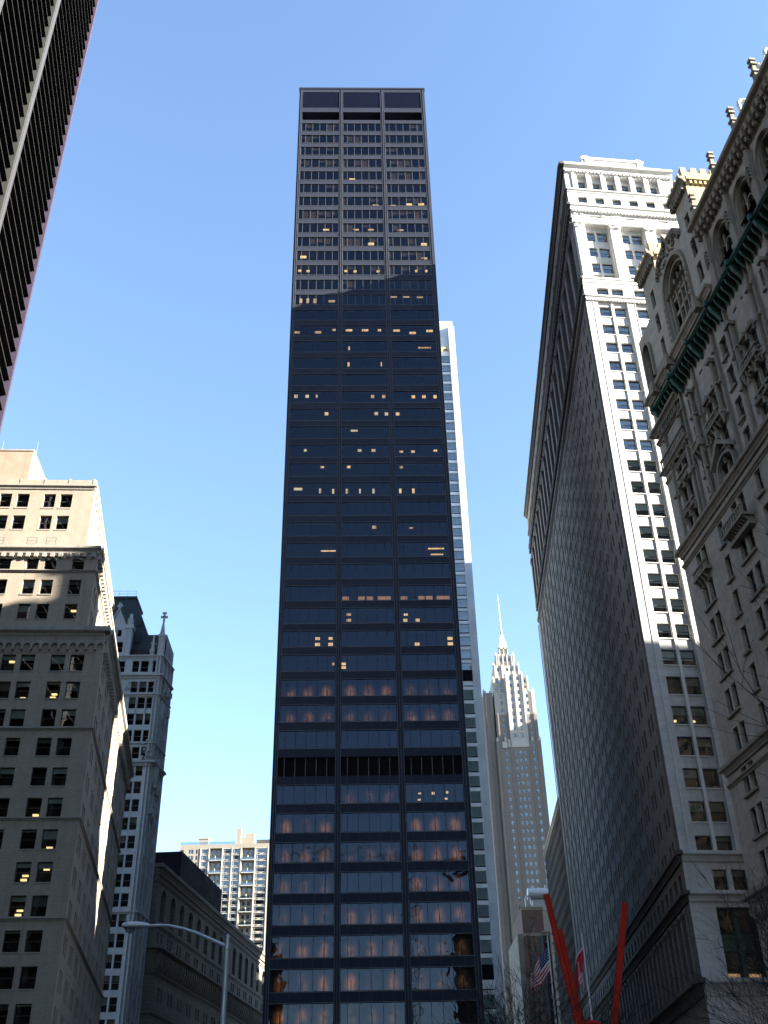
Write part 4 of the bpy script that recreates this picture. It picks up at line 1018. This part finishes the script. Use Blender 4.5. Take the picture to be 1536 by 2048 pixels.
for k in range(16): x = FLW-random.choice((.7, 6.8, 13))+random.uniform(-.6, .6); z = random.uniform(91.5, 94); mb.box(fl, x-.15, x+.15, .003, .35, z, z+.3)
for u in (FLW-2.5, FLW-4.45, FLW-9.7, FLW-11.6):
    mb.tube(fl(u, .12, 86), fl(u, .12, 93.5), .09, .09, 6)
Wt.part('carved_shaft', mb, WGOTH_T)
mb = MB()           # mansard roof: tapered, ribbed
def ring(x0, x1, y0, y1, z): return [(x0, y0, z), (x1, y0, z), (x1, y1, z), (x0, y1, z)]
a = ring(-28, -1.6, 1.4, 16, 99.31); b = ring(-26, -8.3, 4.4, 12, 115.6)
mb.hexa(a+b)
for k in range(26):
    t = k/25; p = Vector((-27.6+25.8*t, 1.38, 99.5)); q = Vector((-25.8+17.4*t, 4.36, 115.5)); mb.tube(p, q, .07, .07, 4)
mb.box(frame(), -26.3, -8.0, -12.3, -4.2, 115.6, 116.2); mb.box(frame(), -5.4, .1, -12, -2.2, 99.32, 105.4)
Wt.part('mansard_roof', mb, MANSARD)
mb = MB()
for k in range(10): x = -8.3-k*1.9; mb.tube((x, 4.4, 116.2), (x, 4.4, 117.6), .04, .04, 4)
mb.tube((-26, 4.4, 117.6), (-8.3, 4.4, 117.6), .04, .04, 4); mb.tube((-26, 4.4, 116.9), (-8.3, 4.4, 116.9), .04, .04, 4); Wt.part('roof_railing', mb, GALV)
mb = MB(); mb.box(frame(), -7.4, -5.6, -4.2, -2.0, 103.5, 105.9); mb.box(frame(), -7.0, -6.0, -4, -2.8, 108.0, 109.6); Wt.part('dormer', mb, MANSARD)
mb = MB(); mb.box(frame(), -8.2, -.9, -2.6, -.5, 99.33, 101.2); Wt.part('loggia_shade', mb, DARK)  # solid dark block standing for the shade inside the open loggia
mb = MB()           # big white gable
gf = frame(-12.7, 0)
wall(mb, gf, 0, 4.4, 99.32, 105.6, [(.5, 1.9, 100.2, 102.7, .3), (2.3, 3.9, 100.2, 102.7, .3), (1.2, 2.1, 104.0, 105.6, .3), (2.4, 3.3, 104.0, 105.6, .3)], .3)
mb.plate(gf, [(0, 105.61), (4.4, 105.61), (2.2, 110.4)], -.8, 0); mb.face([gf(4.4, 0, 99.32), gf(4.4, -3, 99.32), gf(4.4, -3, 105.6), gf(4.4, 0, 105.6)])
for a_, b_ in (((0, 105.6), (2.2, 110.4)), ((4.4, 105.6), (2.2, 110.4))): mb.plate(gf, [a_, b_, (b_[0], b_[1]+.6), (a_[0], a_[1]+.6)], -.8, .25)
for q in ((.5, 1.9, 100.2, 102.7), (2.3, 3.9, 100.2, 102.7), (1.2, 2.1, 104, 105.6), (2.4, 3.3, 104, 105.6)): Wt.window(gf, *q, .3, SASH_G, GLASS_B, (), 1.2)
mb.box(gf, 1.9, 2.5, -.5, .1, 110.9, 112.2); mb.box(gf, 1.6, 2.8, -.4, 0, 111.3, 111.7)
for x in (4.9,): mb.box(gf, x-.7, x+.7, -1.6, .25, 99.3, 105.8); mb.box(gf, x-.9, x+.9, -1.8, .4, 105.8, 106.7); mb.box(gf, x-.55, x+.55, -1.3, .1, 106.7, 108.4); mb.box(gf, x-.3, x+.3, -.9, -.2, 108.4, 109.6)
Wt.part('gable', mb, WGOTH)
mb = MB()           # corner pinnacles
for x, y, s_, zt in ((-.6, -.1, .62, 106.2), (-2.3, -.15, .45, 102.6), (-.3, 6.4, .5, 103)):
    g = frame(x, y); mb.box(g, -s_, s_, -2*s_, 0, 95, zt-2.4); mb.box(g, -s_*1.25, s_*1.25, -2.25*s_, .25*s_, zt-2.4, zt-1.8); 
    b0 = ring(x-s_*.8, x+s_*.8, y, y+1.6*s_, zt-1.8); b1 = ring(x-.12, x+.12, y+.6*s_, y+.6*s_+.25, zt+1.6); mb.hexa(b0+b1)
    for k in range(10): a = random.random()*6.28; z = random.uniform(zt-8, zt); mb.box(frame(x+s_*cos(a), y+s_+s_*sin(a)), -.14, .14, -.14, .14, z, z+.35)
    if x < -.5 and zt > 106: g = frame(-.6, .3); mb.box(g, -.22, .22, -.3, 0, 107.6, 109.9); mb.box(g, -.75, .75, -.3, 0, 108.6, 109.1); mb.box(g, -.45, .45, -.35, .05, 109.7, 110.0)
    Wt.part('pinnacle', mb, WGOTH_T); mb = MB()
Wt.finish(90)

# ------------------------------------------------------------ rusticated stone bank building
RZ = math.atan2(.9942, .1072)
Fb = Bld('stone_bank', 'low rusticated stone building with a row of tall arches and black roof house, lower left', 'building', (-46.88, 215, 0), RZ)
f = frame(); FLn = 112; hs = []; mb = MB()
for j in range(16):
    a = 2.9+6.66*j; hs.append((a, a+3.0, 47.9, 54.2, 1.0))
    Fb.window(f, a, a+3.0, 47.9, 54.1, .9, SASH_D, GLASS, (1.5,), 3, 0, BLIND, (), .6)
    for q in (2.6, 4.6): hs.append((q+6.66*j, q+6.66*j+1.1, 44.0, 45.9, .4)); Fb.window(f, q+6.66*j, q+6.66*j+1.1, 44.0, 45.9, .35, SASH_D, GLASS, (), None, 0, BLIND, (), .4)
wall(mb, f, 0, FLn, 42, 58.0, hs, .5)
for h in hs:
    if h[3] > 54: arch_fill(mb, f, h[0], h[1], 52.7, 54.2, 1.0, n=8)
fo = frame(0, -1.2); hs = []
for j in range(16):
    for q in (2.2, 4.2):
        for zt in (35.7, 29.2, 22.6, 16): hs.append((q+6.66*j, q+6.66*j+1.1, zt-2.4, zt, .5)); Fb.window(fo, q+6.66*j, q+6.66*j+1.1, zt-2.4, zt, .45, SASH_D, GLASS, (), None, 0, BLIND, (), .4)
wall(mb, fo, -1.2, FLn, 0, 42, hs, .5)
wd = rot2((.9986, .052), -RZ); fwst = frame(-wd[0]*22, -wd[1]*22, *wd)
wall(mb, fwst, 0, 22, 42, 58, (), .4); mb.face([(0, 0, 58), (FLn, 0, 58), (FLn, 40, 58), (fwst(0, 0, 0)[0], fwst(0, 0, 0)[1], 58)])
fw2 = frame(-1.2-wd[0]*22, -1.2-wd[1]*22, *wd)
wall(mb, fw2, 0, 22, 0, 42, [(19.3, 20.2, 33.4, 35.8, .5)], .5); mb.face([(-1.2, -1.2, 42), (FLn, -1.2, 42), (FLn, 0, 42), (0, 0, 42)])
mb.face([(FLn, 0, 0), (FLn, 40, 0), (FLn, 40, 58), (FLn, 0, 58)])
Fb.part('wall', mb, FED)
for z0, z1, o, a_, b_ in ((56.4, 58.4, 1.0, f, fwst), (54.9, 55.5, .35, f, fwst), (46.7, 47.3, .3, f, fwst), (41.4, 42.4, 1.3, fo, fw2), (37.5, 38.1, .4, fo, fw2), (30.5, 31, .3, fo, fw2)):
    mb = MB(); cornice(mb, a_, 0 if a_ is f else -1.2, FLn, z0, z1, o); cornice(mb, b_, 0, 22, z0, z1, o)
    c = a_(0 if a_ is f else -1.2, 0, 0); mb.box(frame(c[0], c[1]), -o*.9, 0, 0, o*.95, z0+(z1-z0)*.6, z1); Fb.part('cornice', mb, FED_T)
mb = MB()
for k in range(66): u = -.6+k*1.68; mb.prism(fo, [(.003, 38.3), (.35, 38.4), (.9, 40.3), (.9, 41.38), (.003, 41.38)], u, u+.62)
for k in range(8): u = 22-1.2-k*1.68; mb.prism(fw2, [(.003, 38.3), (.35, 38.4), (.9, 40.3), (.9, 41.38), (.003, 41.38)], u, u+.62)
mb.box(fo, -1.2, FLn, .001, .1, 38.12, 38.34); mb.box(fw2, 0, 22, .001, .1, 38.12, 38.34); Fb.part('corbel_table', mb, FED_T)
mb = MB()
for j in range(16):
    a = 2.9+6.66*j
    for sg in (-1, 1):
        for i in range(8):
            t0, t1 = i*pi/16, (i+1)*pi/16; g = lambda t, e: (a+1.5+sg*(1.5+e)*cos(t), 52.7+(1.5+e)*sin(t))
            mb.plate(f, [g(t0, 0), g(t0, .55), g(t1, .55), g(t1, 0)], .003, .1)
Fb.part('arch_voussoirs', mb, FED_T)
pb = [rot2((x+46.88, y-215), -RZ) for x, y in ((-49.7, 250.8), (-45.7, 289.2), (-72, 291.5), (-76, 252.5))]
mb = MB(); mb.hexa([(*p, 58.01) for p in pb]+[(*p, 70.7) for p in pb]); Fb.part('roof_house', mb, BLACKBOX)
Fb.finish()

# ------------------------------------------------------------ apartment block far left
Ap = Bld('apartment_block', 'tall beige apartment block with white balconies and bluish windows, far behind on the left', 'building', (-100.2, 500, 0), radians(.6))
AW = 50; f = frame(); hs = []; mb = MB(); fl_ = [139.9-2.93*j for j in range(46)]
wb = [(4.0, 6.5), (10.2, 13.6), (20.6, 24.5), (25.0, 28.7), (36.1, 41.2), (43, 47)]
bal = [(14.2, 19.7), (29.5, 35.2)]
for j, z in enumerate(fl_):
    if z < 5: break
    for a, b in wb:
        hs.append((a, b, z-2.0, z, .15))
        Ap.window(f, a, b, z-2.0, z, .12, APTW, GLASS_S if random.random() < .7 else GLASS_B, ((.7, b-a-.7) if b-a > 3 else (1.2,)), None, random.choice((0, 0, .4)), BLINDW, (), .5, MIDD, .13)
    hs.append((7.6, 8.4, z-1.9, z, .2)); Ap.window(f, 7.6, 8.4, z-1.9, z, .15, SASH_D, GLASS_B)
    hs.append((.2, 1.9, z-1.9, z, .2)); Ap.window(f, .2, 1.9, z-1.9, z, .15, SASH_D, GLASS_S)
for a, b in bal: hs.append((a, b, 4, 140.4, 1.8))
wall(mb, f, 0, AW, 0, 142.3, hs, .2); shell(mb, f, 0, AW, 20, 0, 142.3)
for a, b in bal:
    g = []
    for z in fl_:
        if z < 8: break
        for q in ((a+.8, a+2.3), (a+3.2, a+4.7)): g.append((*q, z-2.1, z-.1, .1)); Ap.window(back(f, 1.8), *q, z-2.1, z-.1, .08, APTW, GLASS_S, (), None, 0, BLINDW, (), .4, MIDD, .1)
    wall(mb, back(f, 1.8), a, b, 4, 140.4, g, .1)
Ap.part('wall', mb, APT)
for bi, (a, b) in enumerate(bal):
    for j, z in enumerate(fl_):
        if (j+bi*0) % 2 == 0 and z > 12 and j < 26:
            mb = MB(); mb.box(f, a-.1, b+.1, -1.8, .55, z-5.35, z-5.05); Ap.part('balcony_slab', mb, APTW)
            mb = MB(); mb.box(f, a, b, .4, .45, z-5.0, z-4.0); Ap.part('balcony_screen', mb, GLASS_S)
            mb = MB(); mb.box(f, (a+b)/2-.1, (a+b)/2+.1, -1.7, .4, z-5.0, z-3.1); Ap.part('balcony_divider', mb, APTW)
mb = MB()
for j, z in enumerate(fl_):
    if z < 8: break
    for a, b in wb[1:]:
        mb.box(f, a-.2, b+.2, .003, .12, z+.1, z+.3); mb.box(f, b-1.5, b-.6, .003, .1, z-2.45, z-2.15, 1); 
        if b-a > 3.5: mb.box(f, a+.9, a+1.8, .003, .1, z-2.45, z-2.15, 1)
for x in (9.9, 13.9, 20.2, 24.75, 28.95, 35.6, 41.7): mb.box(f, x-.13, x+.13, .003, .3, 4, 140.5)
Ap.part('white_frame', mb, [APTW, DARK])
mb = MB(); mb.box(f, 8.5, 12.8, -8, -3, 142.31, 145.6); mb.box(f, 8.0, 12.9, -8.2, -2.8, 145.6, 146.1); mb.box(f, 26, 28.2, -7, -3, 142.31, 150.5); mb.box(f, 28.2, 34.5, -8, -4, 142.31, 146.4); mb.box(f, 29.9, 34.3, -9, -5, 146.4, 148.6)
mb.box(f, 35, 50, -14, -9, 142.31, 146.6); Ap.part('roof_house', mb, APT)
mb = MB(); mb.box(f, 0, 26, -.5, -.45, 142.31, 143.6); Ap.part('roof_railing', mb, GLASS_S)
Ap.finish()

# ------------------------------------------------------------ smaller buildings at the foot of the view
R_ = Bld('brick_walkup', 'small red brick building with white windows and a metal cooling drum on its roof', 'building', (38.6, 330, 0), radians(1))
f = frame(); hs = []; mb = MB()
for j in range(13):
    zt = 70.6-2.62*j if j < 2 else 64.9-2.62*(j-2)-.0
    for a, b in (((2.2, 3.3),) if j < 2 else ((1.3, 2.3), (2.75, 3.75))):
        hs.append((a, b, zt-1.6, zt, .2)); R_.window(f, a, b, zt-1.6, zt, .15, APTW, GLASS_S, (), .8, .9, BLINDW, (), .4, MIDD, .08)
wall(mb, f, 0, 6.4, 0, 73.2, hs, .2); shell(mb, f, 0, 6.4, 25, 0, 73.2); R_.part('wall', mb, RBRICK)
mb = MB(); cornice(mb, f, -.2, 6.6, 72.6, 73.6, .5); R_.part('cornice', mb, BROWN_T); mb = MB(); cornice(mb, f, -.2, 6.6, 65.2, 65.9, .4); R_.part('cornice', mb, BROWN_T)
mb = MB(); mb.tube((2.9, 4, 78.2), (9.6, 4, 78.0), 1.75, 1.75, 16); mb.box(f, 4.4, 5.0, -4.4, -3.6, 79.9, 80.6); mb.box(f, 8.4, 9.2, -4.4, -3.6, 79.8, 80.7); R_.part('cooling_drum', mb, GALV)
mb = MB(); mb.path([(2.0, 3, 73.3), (2.0, 3, 76.6), (2.4, 3, 77.3), (3.0, 3, 77.3), (3.5, 3, 76.5), (3.9, 3, 73.3)], .28, 8); mb.box(f, 4.2, 8.5, -4.5, -3.5, 73.3, 76.5); R_.part('roof_duct', mb, GALV)
mb = MB(); mb.box(f, -1.7, -.003, -26, -.6, 0, 66); R_.part('side_wing', mb, GREYST)
R_.finish(50)

def plain_block(name, label, loc, rz, wd, dp, h, mat, cols, pitch, ww, wh, z0=4, side=None, cat='building', glass=GLASS, lim=60, crn=GOTH_T, dir2=None):
    b = Bld(name, label, cat, loc, rz); f = frame(); hs = []; mb = MB(); z = h-2.2
    while z > z0:
        for c in cols: hs.append((c, c+ww, z-wh, z, .3)); b.window(f, c, c+ww, z-wh, z, .25, SASH_D, glass, (), wh*.5 if ww < 3 else None, random.choice((0, .3, .5)), BLIND, (), .5)
        z -= pitch
    wall(mb, f, 0, wd, 0, h, hs, .3); shell(mb, f, 0, wd, dp, 0, h)
    b.part('wall', mb, mat); mb = MB(); cornice(mb, f, -.2, wd+.2, h-.9, h+.3, .6); b.part('cornice', mb, crn)
    b.finish(lim); return b
# grey block continuing the street beyond the white building: its long side faces the street
plain_block('street_block', 'dark grey stone building just past the far end of the big white stone building', (45.9, 320, 0), -pi/2+radians(-2.6)+0, 55, 20, 85.8, SOOT, [1.0+2.6*k for k in range(20)], 3.7, 1.1, 2.0, glass=DARK)
plain_block('street_block', 'tall narrow block with a notched top between the grey stone building and the spire tower', (50.2, 333, 0), radians(1), 2.2, 6, 81.8, GREYST, [.5], 3.7, 1.1, 2.0, lim=20)
plain_block('dark_block', 'dark narrow building between the small brick building and the grey street block', (43.3, 322, 0), radians(1), 2.0, 10, 64.6, SOOT, [.4], 3.6, 1.1, 2.0, lim=20)
# unseen blocks added to shade the scene, and rear buildings mirrored in the glass
plain_block('shade_block', 'unseen tall block behind the gothic building, added to shade the brick building', (72, 106.3, 0), radians(-82.946), 60, 12, 113, GOTH, [2+4*k for k in range(14)], 4.1, 1.6, 2.6)  # unseen, sized to cast the shade edge on the brick building
plain_block('shade_block', 'unseen lower block further behind the gothic building, added to shade the white front', (98, 103, 0), radians(-82.946), 60, 84, 104, GOTH, [2+4*k for k in range(14)], 4.1, 1.6, 2.6)
plain_block('shade_block', 'unseen block beyond the rear of the white stone building, added for shade', (96, 285, 0), 0, 26, 60, 132, LIME_SHADE, [2+4*k for k in range(6)], 4.1, 1.6, 2.6, lim=5)
plain_block('shade_tower', 'unseen tower behind the white stone building, added to shade the slab tower', (150, 198, 0), 0, 40, 40, 176, LIME_SHADE, [2+5*k for k in range(7)], 4.1, 2, 2.6, lim=30)  # unseen towers, placed for the shade on the far skyscrapers
plain_block('shade_tower', 'unseen tall tower far behind the white stone building, added to shade the spire tower', (196, 440, 0), 0, 30, 60, 262, LIME_SHADE, [2+5*k for k in range(5)], 4.1, 2, 2.6, lim=30)
plain_block('rear_block', 'brown office building behind the viewer, mirrored in the dark glass', (68, -60, 0), pi-radians(25), 24, 30, 74, RBRICK, [2+4*k for k in range(5)], 4.1, 2, 2.6, lim=30)
plain_block('rear_block', 'yellow stone office building behind the viewer, mirrored in the dark glass', (-24, -80, 0), pi-radians(50), 24, 24, 74, PENT, [2+4*k for k in range(6)], 4.1, 2, 2.6, lim=30)

plain_block('sky_blocker', 'unseen block behind the viewer on the right, added to cut sky light', (200, -60, 0), pi, 135, 60, 250, GREYST, [3+6*k for k in range(20)], 6, 3, 3.6, lim=1)  # unseen, added to dim sky light on the shaded fronts
plain_block('sky_blocker', 'unseen block behind the viewer on the left, added to cut sky light', (-58, -60, 0), pi, 150, 60, 250, GREYST, [3+6*k for k in range(20)], 6, 3, 3.6, lim=1)
plain_block('park_shade_block', 'unseen brown block right of the viewer, added to shade the trees and lamp', (112, -48, 0), pi/2, 74, 36, 84, RBRICK, [3+4*k for k in range(17)], 4, 2, 2.4, lim=1)  # unseen, added so that trees and lamp stand in shade
# tower crane behind the viewer, seen only as a reflection
K = Bld('tower_crane', 'orange lattice tower crane behind the viewer, mirrored in the lower right of the dark glass', 'crane', (19, -62, 0), 0)
ORNG = M('orange_crane_paint', (.55, .17, .03), .5, 0, .2, 2, .2, bump=0)
mb = MB()
for k in range(26):
    z = k*3.6
    for x, y in ((-1, -1), (1, -1), (1, 1), (-1, 1)): mb.tube((x, y, z), (x, y, z+3.6), .16, .16, 5)
    mb.tube((-1, 1, z), (1, 1, z+3.6), .1, .1, 4); mb.tube((1, -1, z), (1, 1, z+3.6), .1, .1, 4); mb.tube((-1, 1, z), (1, 1, z), .1, .1, 4)
K.part('mast', mb, ORNG)
mb = MB()
for sx, L_ in ((1, 16), (-1, 42)):
    for k in range(int(L_/3)):
        x = sx*k*3; x2 = sx*(k+1)*3
        for y in (-.7, .7): mb.tube((x, y, 94), (x2, y, 94), .14, .14, 4); mb.tube((x, y, 94), (x2, 0, 95.6), .09, .09, 4)
        mb.tube((x, 0, 95.6), (x2, 0, 95.6), .12, .12, 4)
mb.tube((0, 0, 93), (0, 0, 102), .4, .2, 6); mb.tube((0, 0, 102), (-30, 0, 95.6), .07, .07, 4); mb.tube((0, 0, 102), (14, 0, 95.6), .07, .07, 4)
K.part('jib', mb, ORNG)
mb = MB(); mb.box(frame(), -1.3, 1.3, -3.2, -.8, 90.5, 93.5); K.part('cab', mb, APTW)
mb = MB(); mb.box(frame(), 12, 16, -1.2, 1.2, 90.5, 93.8); K.part('counterweight', mb, GREYST)

# ------------------------------------------------------------ street things
Lp = Bld('street_lamp', 'grey cobra-head street lamp on a curved arm, bottom left', 'street lamp', (-5.40, 36, 0), 0)
mb = MB(); mb.tube((0, 0, 0), (0, 0, 8.72), .115, .075, 12); mb.tube((0, 0, 0), (0, 0, .5), .2, .17, 12); mb.tube((0, 0, 8.72), (0, 0, 8.8), .09, .05, 12); Lp.part('pole', mb, GALV, smooth=False)
mb = MB(); mb.path([(0, 0, 8.42), (-.45, 0, 8.62), (-1.0, 0, 8.86), (-1.5, 0, 9.02), (-1.95, 0, 9.12), (-2.35, 0, 9.14), (-2.7, 0, 9.13)], [.06, .056, .052, .048, .045, .043, .042], 8)
mb.path([(0, 0, 8.35), (0, 0, 8.5)], .11, 12); Lp.part('arm', mb, GALV)
mb = MB(); 
sec = [(-2.58, .05, .05), (-2.72, .12, .10), (-2.95, .18, .14), (-3.25, .20, .15), (-3.44, .16, .12), (-3.50, .08, .07)]
for (x0, ry0, rz0), (x1, ry1, rz1) in zip(sec, sec[1:]):
    for i in range(12):
        a0, a1 = 2*pi*i/12, 2*pi*(i+1)/12; q = lambda x, ry, rz, a: (x, ry*cos(a), 9.13+(rz*sin(a) if sin(a) > 0 else rz*.5*sin(a)))
        mb.face([q(x0, ry0, rz0, a0), q(x1, ry1, rz1, a0), q(x1, ry1, rz1, a1), q(x0, ry0, rz0, a1)])
mb.face([(-3.50, .08*cos(2*pi*i/12), 9.13+.05*sin(2*pi*i/12)) for i in range(12)])
Lp.part('lamp_head', mb, LAMPW, smooth=True)
mb = MB()
for j in range(4):
    for i in range(12):
        a0, a1 = 2*pi*i/12, 2*pi*(i+1)/12; p0, p1 = j*pi/8, (j+1)*pi/8; q = lambda p, a: (-3.22+.19*cos(p)*cos(a), .15*cos(p)*sin(a), 9.08-.18*sin(p))
        mb.face([q(p0, a0), q(p0, a1), q(p1, a1), q(p1, a0)])
Lp.part('lamp_lens', mb, Glass('lamp_lens_glass', (.6, .62, .62), 1.2, .1), smooth=True)
mb = MB(); mb.tube((-2.95, 0, 9.22), (-2.95, 0, 9.3), .045, .04, 8); Lp.part('photocell', mb, SASH_D)

Sc = Bld('beam_sculpture', 'tall red painted steel beam sculpture with splayed legs, bottom right of centre', 'sculpture', (15.2, 88, 0), 0)
def ibeam(p, q, w_=.5, nm='beam'):
    mb = MB(); p, q = Vector(p), Vector(q); d = (q-p).normalized(); a = Vector((0, 1, 0)).cross(d).normalized(); b = d.cross(a)
    for sx in (-1, 1):
        c = a*sx*w_/2; e = [(-.03, -w_/2), (.03, -w_/2), (.03, w_/2), (-.03, w_/2)]
        mb.hexa([tuple(p+c+a*x+b*y) for x, y in e]+[tuple(q+c+a*x+b*y) for x, y in e])
    e = [(-w_/2+.03, -.03), (w_/2-.03, -.03), (w_/2-.03, .03), (-w_/2+.03, .03)]
    mb.hexa([tuple(p+a*x+b*y) for x, y in e]+[tuple(q+a*x+b*y) for x, y in e]); Sc.part(nm, mb, RED)
def lin(p, q, z): t = (z-p[2])/(q[2]-p[2]); return tuple(p[i]+(q[i]-p[i])*t for i in range(3))
a_, b_ = (-2.78, 0, 21.75), (-1.33, 0, 12.2); ibeam(lin(a_, b_, .3), a_, .39)
a_, b_ = (-1.98, .4, 19.1), (-1.05, .3, 12.2); ibeam(lin(a_, b_, .3), a_, .39)
a_, b_ = (3.48, 0, 20.9), (1.42, 0, 12.2); ibeam(lin(a_, b_, 2.0), a_, .41)
mb = MB(); pts = [(-.45+1.1*cos(t), -.2, 11.45+.78*sin(t)) for t in [pi*i/10 for i in range(11)]]; mb.path(pts, .22, 10); Sc.part('curved_bar', mb, RED)
for dx in (3.2, -4.2): ibeam((dx, 2.5, 0), (.3, .3, 11.2), .52)

# flags
def flagpole(x, y, zt, label, cloth, mats, bend=0):
    b = Bld('flagpole', label, 'flagpole', (x, y, 0), 0, 'flagpoles by the plaza')
    mb = MB(); mb.tube((0, 0, 0), (bend, 0, zt), .10, .055, 10); b.part('pole', mb, PIPEW)
    mb = MB()
    for i in range(8):
        for j in range(5):
            q = lambda i, j: (bend+.1*cos(2*pi*i/8)*sin(pi*j/5), .1*sin(2*pi*i/8)*sin(pi*j/5), zt+.1-.1*cos(pi*j/5))
            mb.face([q(i, j), q(i+1, j), q(i+1, j+1), q(i, j+1)])
    b.part('ball_finial', mb, GALV); mb = MB(); cloth(mb); b.part('flag', mb, mats, smooth=True); return b
FR = M('flag_red', (.50, .03, .05), .9, 0, .1, 3, 0, bump=0); FW = M('flag_white', (.75, .73, .70), .9, 0, .05, 3, 0, bump=0); FB = M('flag_blue', (.02, .03, .12), .9, 0, .1, 3, 0, bump=0)
def usflag(mb):
    nu, nv = 39, 26
    def q(i, j):
        u, v = i/nu, j/nv          # hangs in loose folds, fly corner drooping to the lower left
        return (-.06-1.75*u**.9+.12*sin(u*9+v*4)*u, .35*sin(u*11+v*2)*u, 19.9-.2*0-v*2.0-u*1.75-.25*sin(u*5)*v-.35*u*u)
    for i in range(nu):
        for j in range(nv):
            st = int(j/nv*13); m = 0 if st % 2 == 0 else 1
            if i < nu*.42 and j < nv*7/13: m = 1 if (i % 3 == 1 and j % 3 == 1) else 2
            mb.face([q(i, j), q(i+1, j), q(i+1, j+1), q(i, j+1)], m)
flagpole(13.84, 100, 20.85, 'left flagpole with a drooping red, white and blue striped flag, beside the red beams', usflag, [FR, FW, FB])
def rdflag(mb):
    nu, nv = 20, 30
    def q(i, j):
        u, v = i/nu, j/nv
        return (-.06-.95*u+.1*sin(u*8+v*5)-.15*v, .3*sin(u*10+v*2)*u, 20.1-v*2.6-u*1.55-.2*u*u)
    for i in range(nu):
        for j in range(nv):
            u, v = i/nu, j/nv; m = 0
            if .42 < u < .62 and .25 < v < .75: m = 1
            d = hypot((u-.3)*1.2, (v-.86)*2.6)
            if .16 < d < .27: m = 1
            if v < .06 and u > .1: m = 1
            mb.face([q(i, j), q(i+1, j), q(i+1, j+1), q(i, j+1)], m)
flagpole(16.98, 100, 20.95, 'right flagpole with a hanging red flag bearing a white emblem, between the red beams', rdflag, [FR, FW])

# vendor umbrella whose tip shows at the bottom edge
U = Bld('umbrella', 'blue and white vendor umbrella whose top just shows at the bottom edge', 'umbrella', (2.92, 25, 0), 0)
mb = MB(); n = 8
for i in range(n):
    a0, a1 = 2*pi*i/n, 2*pi*(i+1)/n
    for r0, z0, r1, z1 in ((.02, 3.08, .25, 3.03), (.25, 3.03, .7, 2.85), (.7, 2.85, 1.15, 2.5)):
        mb.face([(r0*cos(a0), r0*sin(a0), z0), (r1*cos(a0), r1*sin(a0), z1), (r1*cos(a1), r1*sin(a1), z1), (r0*cos(a1), r0*sin(a1), z0)], 0 if r0 < .1 else i % 2)
U.part('canopy', mb, [FW, M('umbrella_blue', (.04, .06, .30), .8, 0, .1, 3, 0, bump=0)])
mb = MB(); mb.tube((0, 0, 0), (0, 0, 3.1), .025, .025, 8); U.part('pole', mb, GALV)

# ------------------------------------------------------------ bare trees
def tree(loc, h, label, seed, spread=.5, r0=.12, lean=(0, 0), levels=6, trunk_h=.3, twig=1.0):
    rnd = random.Random(seed); b = Bld('bare_tree', label, 'tree', loc, 0, 'bare street trees')
    tr = MB(); cr = MB()
    def grow(p, d, L_, r, lev):
        n = 3 if lev < 3 else 2; pts = [p]; rr = [r]; dd = d.copy()
        for i in range(n):
            dd = (dd+Vector((rnd.gauss(0, .16), rnd.gauss(0, .16), rnd.gauss(.03, .10)))).normalized()
            pts.append(pts[-1]+dd*L_/n); rr.append(r*(1-.35*(i+1)/n))
        m = tr if lev == 0 else cr
        m.path(pts, rr, 8 if lev < 2 else (5 if lev < 4 else 3))
        if lev >= levels: return
        k = 3 if lev in (0, 1) else rnd.choice((2, 3, 3)) if lev < 4 else 2
        for j in range(k):
            t = rnd.uniform(.45, 1.0) if lev else rnd.uniform(.75, 1); idx = t*n; i0 = min(int(idx), n-1); pp = pts[i0].lerp(pts[i0+1], idx-i0)
            ax = Vector((rnd.gauss(0, 1), rnd.gauss(0, 1), rnd.gauss(0, .35))).normalized()
            nd = (dd+ax*spread*rnd.uniform(.8, 1.5)).normalized()
            if nd.z < -.15: nd.z *= -.3
            grow(pp, nd, L_*rnd.uniform(.62, .82), max(.0045, rr[i0]*rnd.uniform(.45, .68)), lev+1)
        grow(pts[-1], (dd+Vector((rnd.gauss(0, .12), rnd.gauss(0, .12), .05))).normalized(), L_*.75, max(.0045, rr[-1]*.8), lev+1)
    grow(Vector((0, 0, 0)), Vector((lean[0], lean[1], 1)).normalized(), h*trunk_h, r0, 0)
    b.part('trunk', tr, BARK); b.part('crown', cr, BARK)
tree((2.6, 25, 0), 6.6, 'slim bare tree at the bottom centre, in front of the spire tower', 3, .55, .075, (-.03, 0), 6, .32)
tree((12.5, 15.5, 0), 14.5, 'large bare tree at the right edge, its branch tips over the gothic facade', 11, .62, .14, (.0, 0), 5, .30)
tree((9.9, 22, 0), 8.0, 'bare tree at the bottom right, twigs over the base of the white stone building', 5, .62, .10, (-.08, 0), 6, .30)
